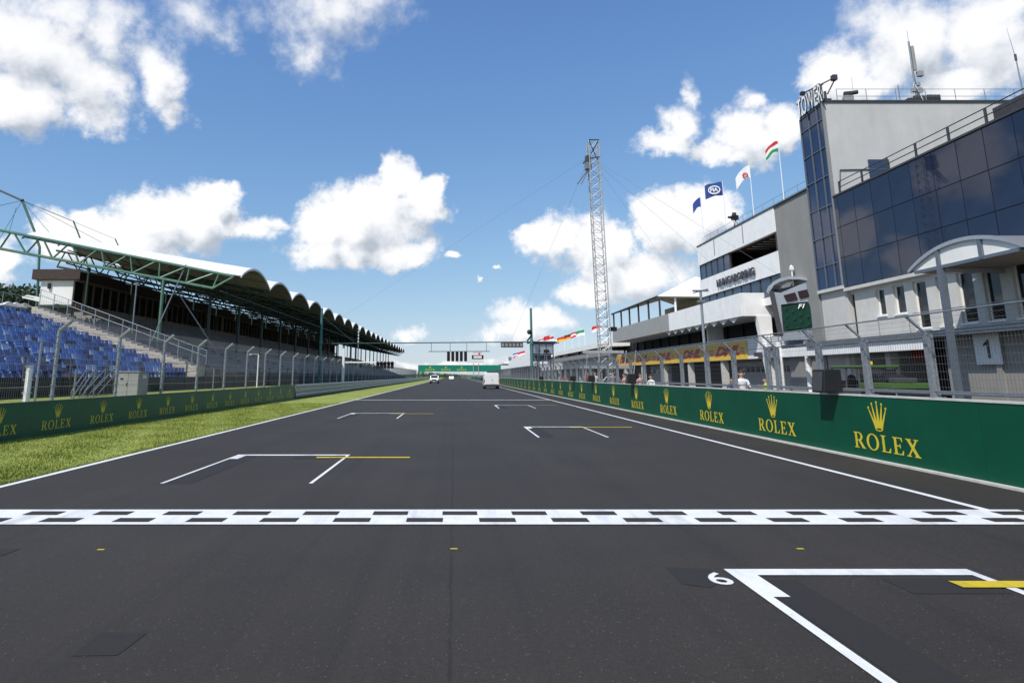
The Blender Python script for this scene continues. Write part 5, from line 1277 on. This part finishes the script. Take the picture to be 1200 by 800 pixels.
def pickup():
    g_ = P(508.7, 449.2, Z=0); t = thing('pickup_truck', 'white pickup truck facing the camera by the left edge of the track', 'car', (g_.x, g_.y, 0)); w = .95
    m = MB(); prof_ = [(0, .45), (0, .95), (.15, 1.08), (1.35, 1.15), (2.0, 1.72), (3.2, 1.75), (3.5, 1.15), (5.2, 1.12), (5.2, .45)]
    m.prism([(-w, y, z) for y, z in prof_], (2 * w, 0, 0)); part('body', m, 'van_white', t, bevel=.06)
    part('windscreen', MB().add([(-.78, 1.40, 1.22), (.78, 1.40, 1.22), (.68, 1.92, 1.70), (-.68, 1.92, 1.70)], [(0, 1, 2, 3)]), 'window_glass', t)
    part('bumper', MB().box(-w, w, -.12, .1, .38, .62), 'bumper', t, bevel=.03); part('grille', MB().box(-.45, .45, -.03, -.005, .66, .9), 'black', t); part('light_bar', MB().box(-.5, .5, 2.3, 2.5, 1.76, 1.86), 'headlight', t)
    part('number_plate', MB().box(-.26, .26, -.14, -.122, .45, .56), 'plate', t)
    for s in (-1, 1):
        part('headlight', MB().box(s * .7 - .18, s * .7 + .18, -.03, .05, .72, .92), 'headlight', t); part('mirror', MB().box(s * 1.08 - .1, s * 1.08 + .1, 1.5, 1.6, 1.2, 1.4), 'black', t)
        for y in (.95, 4.2): wheel(t, s * .84, y, .38, .26)
pickup()
c_ = P(529, 445.5, Z=0)
t = thing('far_car', 'tiny white car far down the straight below the bridge', 'car', (c_.x, c_.y, 0))
part('body', MB().prism([(-.9, 0, .35), (-.9, 0, .9), (-.9, 1, 1.0), (-.9, 1.6, 1.45), (-.9, 3.2, 1.45), (-.9, 4.2, .95), (-.9, 4.2, .35)], (1.8, 0, 0)), 'van_white', t, bevel=.05)
for s in (-1, 1):
    for y in (.8, 3.4): wheel(t, s * .8, y, .32, .2)
def green_truck():
    X = 17.5; y0, y1 = P(1072, 440, X=X).y, P(996, 440, X=X).y; t = thing('recovery_truck', 'lime green recovery truck with dark cab parked in the pit lane', 'truck', (X, y0, 0)); Lg = y1 - y0
    part('chassis', MB().box(-.85, .85, 0, Lg, .55, .85).box(-.7, .7, .05, Lg * .48, .85, 1.195), 'black', t); part('bed', MB().box(-.9, .9, 0, Lg * .5, 1.2, 1.42), 'lime', t, bevel=.03)
    zc_ = P(1015, 429, X=X).z
    cab = MB(); cy0, cy1 = Lg * .52, Lg - .05
    for x in (-.85, .85):
        for y in (cy0, cy0 + .9, cy1): cab.bar((x, y, .86), (x * .92, y, zc_ - .08), .045)
    cab.box(-.9, .9, cy0, cy1, .86, 1.12); part('cab_frame', cab, 'dark_grey', t, bevel=.02)
    part('cab_roof', MB().box(-.86, .86, cy0 - .08, cy1 + .05, zc_ - .08, zc_ + .03), 'lime', t, bevel=.04)
    part('bonnet', MB().box(-.75, .75, cy1 - .02, cy1 + .5, .7, 1.3), 'lime', t, bevel=.06)
    part('driver_seat', MB().box(-.5, .5, cy0 + .15, cy0 + .3, 1.12, 1.85).box(-.5, .5, cy0 + .3, cy0 + .75, 1.12, 1.35), 'black', t)
    part('dashboard', MB().box(-.7, .7, cy1 - .4, cy1 - .1, 1.12, 1.5).bar((-.3, cy1 - .4, 1.5), (-.3, cy1 - .6, 1.6), .17, 12), 'black', t)
    part('rear_window', MB().box(-.75, .75, cy0 - .02, cy0, 1.14, zc_ - .12), 'window_glass', t)
    part('tool_box', MB().box(-.5, .3, .3, .8, 1.425, 1.62), 'dark_grey', t, bevel=.03); part('winch_drum', MB().bar((-.4, 1.3, 1.55), (.4, 1.3, 1.55), .2, 10), 'black', t)
    part('beacon', MB().bar((0, cy0 + .4, zc_ + .06), (0, cy0 + .4, zc_ + .2), .07, 8), 'flag_yellow', t)
    for x in (-.8, .8):
        for y in (.7, Lg - .7): wheel(t, x, y, .42, .26)
    m = MB()
    m.bar((-1.0, cy1 - .1, .9), (-1.05, cy1 + .3, 1.5), .04); m.poly([(-1.0, cy1 + .15 + .35 * math.cos(q), 1.2 + .35 * math.sin(q)) for q in np.linspace(0, 6.28, 14)], .03, 5); part('hose_reel', m, 'dark_grey', t)
green_truck()

# ================================================================== PEOPLE
def person(px, head_y, X, label, shirt, legs='trousers', face=0.0, lean=.0, arm='down', seed=0):
    q = P(px, head_y, X=X); z0 = .14 if X < XW + 2.2 else 0.0; Hh = min(max(q.z - z0, 1.62), 1.86); s = Hh / 1.78
    t = thing('person', label, 'person', (X, q.y, z0), face)
    J = {}; V = []; E_ = []; Rr = []
    def j(n, x, y, z, r, par=None):
        J[n] = len(V); V.append((x * s, y * s, z * s)); Rr.append(r * s)
        if par: E_.append((J[par], J[n]))
    l = lean
    j('pelvis', 0, 0, .95, .15); j('waist', 0, l * .3, 1.10, .135, 'pelvis'); j('chest', 0, l * .7, 1.32, .165, 'waist'); j('neck0', 0, l, 1.47, .085, 'chest'); j('neck', 0, l + .01, 1.54, .055, 'neck0'); j('head', 0, l + .03, 1.62, .09, 'neck'); j('crown', 0, l + .02, 1.71, .085, 'head')
    for sd, k_ in ((-1, 'l'), (1, 'r')):
        j('sh' + k_, sd * .19, l * .9, 1.41, .065, 'chest')
        up = arm == 'bent' or (arm == 'up' and sd == 1)
        j('el' + k_, sd * .25, l + (.05 if up else 0), 1.13, .048, 'sh' + k_)
        if up: j('wr' + k_, sd * .16, l + .30, 1.20 if arm == 'bent' else 1.55, .034, 'el' + k_); j('hd' + k_, sd * .13, l + .38, 1.23 if arm == 'bent' else 1.63, .038, 'wr' + k_)
        else: j('wr' + k_, sd * .26, l + .05, .88, .034, 'el' + k_); j('hd' + k_, sd * .26, l + .07, .79, .04, 'wr' + k_)
        j('hip' + k_, sd * .10, 0, .90, .10, 'pelvis'); j('kn' + k_, sd * .11, .02, .50, .066, 'hip' + k_); j('an' + k_, sd * .11, -.02, .09, .045, 'kn' + k_); j('toe' + k_, sd * .13, .16, .045, .042, 'an' + k_)
    me = bpy.data.meshes.new('body'); me.from_pydata(V, E_, []); o = bpy.data.objects.new('body', me); COL.objects.link(o)
    sk = o.modifiers.new('skin', 'SKIN'); sk.use_smooth_shade = True; o.modifiers.new('sub', 'SUBSURF').levels = 1
    for i, v in enumerate(me.skin_vertices[0].data): v.radius = (Rr[i], Rr[i] * (.72 if Rr[i] > .12 * s else 1)); v.use_root = i == 0
    dg = bpy.context.evaluated_depsgraph_get(); dg.update(); bm_ = bpy.data.meshes.new_from_object(o.evaluated_get(dg)); bpy.data.objects.remove(o)
    bm_.materials.clear()
    for n in ('skin', shirt, legs, 'tyre'): bm_.materials.append(MATS[n])
    for p in bm_.polygons:
        c = p.center / s; p.use_smooth = True
        if c.z > 1.50: k_ = 0
        elif c.z < .08: k_ = 3
        elif abs(c.x) > .2 and c.z < 1.16 or (c.y - l > .14 and c.z > .95): k_ = 0
        elif c.z > .93: k_ = 1
        else: k_ = 2
        p.material_index = k_
    b = link('body', bm_, t)
    hm = MB().ball((0, (l - .01) * s, 1.70 * s), .105 * s, 10, 7, (.92, 1.05, .9)); part('hair', hm, 'hair', t, smooth=True)
    fm_ = MB().bar((0, (l + .105) * s, 1.66 * s), (0, (l + .135) * s, 1.61 * s), .012 * s, 5, .018 * s)
    for sd in (-1, 1): fm_.ball((sd * .095 * s, (l + .03) * s, 1.64 * s), .024 * s, 6, 5)
    part('face', fm_, 'skin', t)
    fg = MB()
    for sd, k_ in ((-1, 'l'), (1, 'r')):
        hp_ = Vector(V[J['hd' + k_]]); d = (hp_ - Vector(V[J['wr' + k_]])).normalized(); sidev = d.cross(Vector((1, 0, 0))).normalized() if abs(d.x) < .9 else Vector((0, 1, 0))
        for q_ in range(4): a = hp_ + sidev * (.027 - .018 * q_) * s; fg.bar(a, a + d * (.085 - .008 * abs(q_ - 1)) * s, .009 * s, 5, .007 * s)
        a = hp_ + sidev * .03 * s; fg.bar(a, a + (d * .5 + sidev * .6) * .07 * s, .010 * s, 5)
    part('finger', fg, 'skin', t)
    return t
pi = math.pi
person(868, 433.5, XW + 1.6, 'person in a white shirt leaning on the pit platform rail', 'shirt_white', 'khaki', pi * .9, .08, 'bent')
person(897, 441, XW + 3.6, 'person in a yellow-green vest behind the fence near the garage door', 'vest', 'trousers', pi * .5)
person(858, 446, XW + 4.5, 'person with blond hair and dark jacket crouched behind the fence', 'shirt_navy', 'trousers', pi * .8, .1)
person(763, 438.5, XW + 1.5, 'person in a white shirt and dark trousers under the yellow banner', 'shirt_white', 'trousers', pi * .7, .03, 'bent')
person(750, 436.5, XW + 2.4, 'person in a pale pink shirt behind the fence by the yellow banner', 'shirt_pink', 'khaki', pi * 1.1)
person(732, 433, XW + 2.8, 'person in a pink striped top raising an arm beside the loudspeaker', 'shirt_pink', 'trousers', pi * .6, .05, 'up')
person(718, 434, XW + 1.7, 'person in a grey shirt near the foot of the lattice mast', 'shirt_grey', 'trousers', pi)
person(709, 435, XW + 2.5, 'person in a dark navy shirt by the lattice mast scaffold', 'shirt_navy', 'khaki', pi * 1.2)
person(689, 435.5, XW + 1.8, 'person in a red shirt standing behind the pit fence', 'shirt_red', 'trousers', pi * .8)
person(697, 434.5, XW + 1.6, 'person in a white top next to the red-shirted one', 'shirt_white', 'trousers', pi * 1.0, .02, 'bent')
person(662, 438, XW + 2.0, 'person in a red top beyond the second loudspeaker', 'shirt_red', 'khaki', pi * .9)
